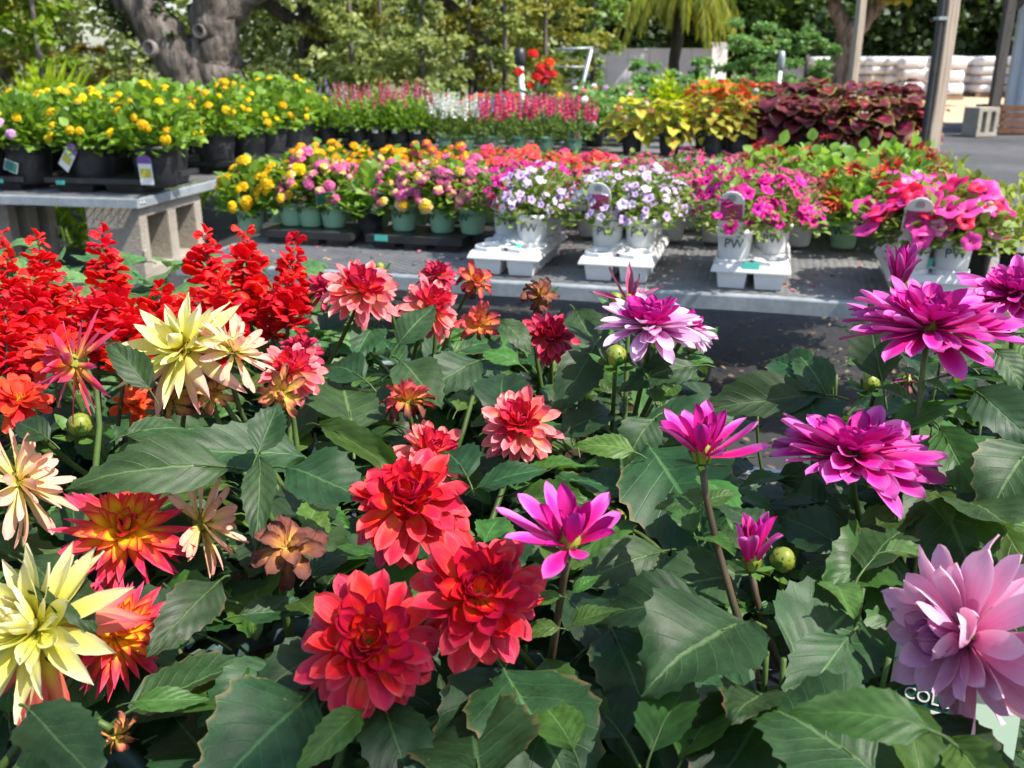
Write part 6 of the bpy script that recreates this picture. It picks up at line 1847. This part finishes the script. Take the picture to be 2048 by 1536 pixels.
for p in pots:
    if p['salvia']:
        continue
    loc = p['loc']
    top = ztop(p['px'])
    rim = loc.z + .15
    stems = []
    for k in range(4):
        az = rndD.uniform(0, 6.28)
        e = Vector((.06 * math.cos(az), .06 * math.sin(az), top - loc.z - .11))
        stems.append(e)
        add_stem(p['t'], loc + Vector((.015 * math.cos(az), .015 * math.sin(az), .13)), loc + e, .0018, M_STEM, Vector((.02 * math.cos(az), .02 * math.sin(az), 0)))
    want = 46 if p['row'] < 5 else 34
    for k in range(want):
        az = k * 2.39996 + rndD.uniform(-.4, .4)
        h = ((k + .5) / want)
        r_ = .035 + .085 * (1 - h) ** .5 * rndD.uniform(.5, 1.1)
        z = rim - .02 + (top - rim - .015) * h ** .8 + rndD.uniform(-.02, .015)
        a = Vector((loc.x + r_ * math.cos(az), loc.y + r_ * math.sin(az), z))
        pitch = rndD.uniform(-.35, .35) + .35 * h
        Y = Vector((math.cos(az), math.sin(az), pitch))
        L = rndD.uniform(.055, .105) * (1.0 if h < .85 else .7)
        tip = a + Y.normalized() * L
        mid = a.lerp(tip, .5)
        Xv = Y.cross(Vector((0, 0, 1))).normalized() * L * .28
        pts = (a, mid, tip, mid + Xv, mid - Xv)
        if in_gap(pts) or blocks_flower(pts):
            continue
        pool = LEAFY if (h > .80 or rndD.random() < .24) else (LEAF if rndD.random() < .8 else LEAF_WIDE)
        M = frame(a - loc, Y, Vector((0, 0, 1)) + Vector((rndD.uniform(-.45, .45), rndD.uniform(-.6, .25), 0))) @ Matrix.Scale(L, 4)
        obj('leaf', rndD.choice(pool), p['t'], M)
        nleaf += 1
# blooms on their stems
for f in flowers:
    p = f['pot']
    t = p['t']
    add_flower(t, f['kind'], f['pos'], f['ax'], f['rad'], rndD)
    root = p['loc'] + Vector((rndD.uniform(-.02, .02), rndD.uniform(-.02, .02), .17))
    end = f['pos'] - f['ax'] * f['rad'] * .20
    add_stem(t, root, end, .0026, M_STEMD if f['kind'] in ('half', 'budopen') else M_STEM, (end - f['ax'] * .05 - root.lerp(end, .55)) * .7)
for px, py, dpx, real in BUDS:
    s = FPX * real / dpx
    pos = at(px, py, s)
    p = min(dah, key=lambda q: (q['loc'].x - pos.x) ** 2 + (q['loc'].y - pos.y) ** 2)
    ax = Vector((rndD.uniform(-.3, .3), -.35, 1)).normalized()
    obj('bud', BUD, p['t'], axis_frame(pos - p['loc'], ax, rndD.uniform(0, 6)) @ Matrix.Scale(real / 2, 4))
    add_stem(p['t'], p['loc'] + Vector((0, 0, .18)), pos - ax * real * .5, .0022, M_STEM, Vector((0, 0, .02)))

    
# small leaf pairs on the tall bare stems
for f in flowers:
    if f['kind'] not in ('half', 'budopen', 'magenta', 'lilac'):
        continue
    for dz, ln in ((.030, .026), (.055, .040)):
        c_ = f['pos'] - f['ax'] * (f['rad'] * .3) - Vector((0, 0, dz))
        az = rndD.uniform(0, 3.14)
        for k in (0, math.pi):
            Y = Vector((math.cos(az + k), math.sin(az + k), rndD.uniform(.1, .7)))
            obj('leaf', rndD.choice(LEAFY), f['pot']['t'], frame(c_ - f['pot']['loc'] + Y.normalized() * .004, Y, (0, -.2, 1)) @ Matrix.Scale(ln * rndD.uniform(.8, 1.2), 4))

# ---- scarlet salvia: spikes of red whorls
def whorl_mesh(seed, r, n=12):
    rnd = random.Random(seed)
    mb = MB()
    for k in range(n):
        az = 2 * math.pi * k / n + rnd.uniform(-.3, .3)
        el = rnd.uniform(-.35, .6)
        d = Vector((math.cos(az) * math.cos(el), math.sin(az) * math.cos(el), math.sin(el)))
        L = r * rnd.uniform(.7, 1.2)
        M = frame(d * .003, d, Vector((rnd.uniform(-.5, .5), rnd.uniform(-.5, .5), 1)))
        rows, uvs = [], []
        bend = rnd.uniform(-.9, .5)
        prof = [(0, .07), (.3, .13), (.55, .22), (.8, .34), (.95, .30), (1.05, .12)]
        for v, w in prof:
            row = []
            for j in range(5):
                q = j / 2 - 1
                row.append(M @ Vector((q * w * L * 1.1, v * L * (1 - .06 * (j % 2)), (.28 * (1 - q * q) - .14) * w * L * 2 + bend * .35 * v * v * L + rnd.uniform(-.03, .03) * L)))
            rows.append(row); uvs.append([(j / 4, v) for j in range(5)])
        mb.grid(rows, uvs)
    return mb.mesh('whorl', P_SALV)
WH = [whorl_mesh(s, .026, 13) for s in range(6)]
TIP = whorl_mesh(9, .014, 8)
SPIKES = [  # top pixel, bottom pixel, pixel width, distance
    (75, 480, 105, 640, 95, 1.35), (205, 470, 225, 620, 105, 1.30), (410, 470, 425, 640, 120, 1.30), (490, 468, 500, 650, 125, 1.34), (588, 480, 580, 630, 95, 1.40), (15, 520, 25, 640, 85, 1.30), (65, 560, 40, 700, 130, 1.2), (150, 590, 165, 680, 110, 1.25),
    (230, 590, 240, 720, 140, 1.15), (320, 580, 310, 700, 110, 1.2), (580, 560, 575, 660, 110, 1.28), (440, 560, 455, 720, 150, 1.2), (10, 620, 15, 760, 120, 1.12), (100, 640, 110, 740, 120, 1.12), (265, 620, 250, 740, 130, 1.1), (545, 580, 545, 680, 90, 1.3), (372, 600, 380, 690, 100, 1.22), (190, 600, 195, 720, 120, 1.18)]
sal = [p for p in pots if p['salvia']]
def add_spike(top, bot, wid, host):
    host['spikes'] = host.get('spikes', 0) + 1
    L = (top - bot).length
    ax = (top - bot).normalized()
    mb = MB(); mb.tube([Vector((0, 0, -.06)), Vector((0, 0, L * .5)), Vector((0, 0, L))], [.0026, .002, .0012], 6)
    sp = obj('flower_spike', mb.mesh('flower_spike', M_STEMD), host['t'], axis_frame(bot - host['loc'], ax, rndD.uniform(0, 6)))
    n = max(6, int(L / .0095))
    for i in range(n):
        t_ = (i + .5) / n
        sc = (wid / .077) * (1.0 - .35 * t_ ** 2) * rndD.uniform(.8, 1.1)
        if t_ > .84:
            sc *= .55
        obj('whorl', WH[rndD.randrange(6)] if t_ < .93 else TIP, sp, T(rndD.uniform(-.002, .002), rndD.uniform(-.002, .002), L * t_) @ Matrix.Rotation(rndD.uniform(0, 6), 4, 'Z') @ Matrix.Scale(sc, 4))
    obj('whorl', TIP, sp, T(0, 0, L) @ Matrix.Rotation(rndD.uniform(0, 6), 4, 'Z') @ Matrix.Diagonal((.9, .9, 1.6, 1)))
    add_stem(host['t'], host['loc'] + Vector((0, 0, .15)), bot, .0025, M_STEM, Vector((0, 0, .02)))
for (tx, ty, bx, by, wpx, s) in SPIKES:
    top, bot = at(tx, ty, s), at(bx, by, s - .01)
    add_spike(top, bot, wpx / FPX * s, min(sal, key=lambda q: (q['loc'].x - top.x) ** 2 + (q['loc'].y - top.y) ** 2))
for p in sal:                                   # the plants past the frame edge carry spikes too
    if not p.get('spikes') and not (0 < proj(p['loc'] + Vector((0, 0, .4)))[0] < 2048):
        for k in range(3):
            c_ = p['loc'] + Vector((.05 * math.cos(k * 2.1 + p['col']), .05 * math.sin(k * 2.1 + p['col']), .21))
            add_spike(c_ + Vector((rndD.uniform(-.01, .01), 0, rndD.uniform(.08, .13))), c_, .06, p)
for p in sal:
    loc = p['loc']
    for k in range(40):
        az = k * 2.4 + rndD.uniform(-.4, .4); h = (k + .5) / 40
        r_ = .03 + .08 * (1 - h) ** .5 * rndD.uniform(.5, 1.1)
        a = Vector((loc.x + r_ * math.cos(az), loc.y + r_ * math.sin(az), loc.z + .15 + .17 * h))
        Y = Vector((math.cos(az), math.sin(az), rndD.uniform(-.2, .35)))
        L = rndD.uniform(.05, .08)
        tip = a + Y.normalized() * L
        if blocks_flower((a, tip, a.lerp(tip, .5))):
            continue
        obj('leaf', rndD.choice(SLEAF), p['t'], frame(a - loc, Y, Vector((rndD.uniform(-.3, .3), rndD.uniform(-.6, .1), 1))) @ Matrix.Scale(L, 4))

# ---- black trays under the pots and the printed label at the lower right
TRAY_D = tray_mesh(.40, .39, .035, 2, 2, M_BLACKP, .08)
for i, (px, py) in enumerate(((420, 1330), (1480, 985), (1850, 1500), (1000, 1350), (1250, 1080))):
    p = atz(px, py, BZ + .04)
    b = (p - D_B).dot(B_N); a = (p - D_B).dot(B_D)
    q = D_B + B_D * (round(a / .41) * .41) + B_N * b
    pass
lab_pos = at(1905, 1410, .78)
M_CARDG = plain('pale_mint_card', (.52, .72, .58), .5)
host = min(dah, key=lambda q: (q['loc'].x - lab_pos.x) ** 2 + (q['loc'].y - lab_pos.y) ** 2)
W_, H_ = .085, .075
cm = card_mesh(W_, H_, 0, M_CARDG)
Zc = (-ray(1900, 1415) * .8 + Vector((0, 0, 1)) * .4).normalized()
Mc = frame(lab_pos - host['loc'], Vector((.18, .35, .9)), Zc)
# card is modelled in XZ with its face on -Y: turn so that its Z follows the tilt
Mc = Mc @ Matrix.Rotation(math.pi / 2, 4, 'X').inverted() if False else Mc @ Matrix(((1, 0, 0, 0), (0, 0, 1, 0), (0, -1, 0, 0), (0, 0, 0, 1)))
card = obj('plant_tag', cm, host['t'], Mc @ T(0, 0, -H_ / 2))
card['label'] = 'pale mint printed plant label'
M_DGREEN = plain('dark_green_print', (.01, .075, .06), .5)
obj('print', card_mesh(.05, .042, 0, M_DGREEN, .022, -.0014, .0004), card, T(-.012, 0, 0))
TXM = Matrix.Rotation(math.pi / 2, 4, 'X')
tm = text_mesh('COLOR', .012, M_TAGW); obj('lettering', tm, card, T(-.012, -.0026, .038) @ TXM)
obj('print', card_mesh(.042, .0022, 0, M_TAGW, .028, -.0022, .0004), card, T(-.012, 0, 0))
print('leaves', nleaf, 'objects', len(bpy.data.objects), 'pots', len(pots), 'tris', sum(len(m.loops) - 2 * len(m.polygons) for m in bpy.data.meshes))
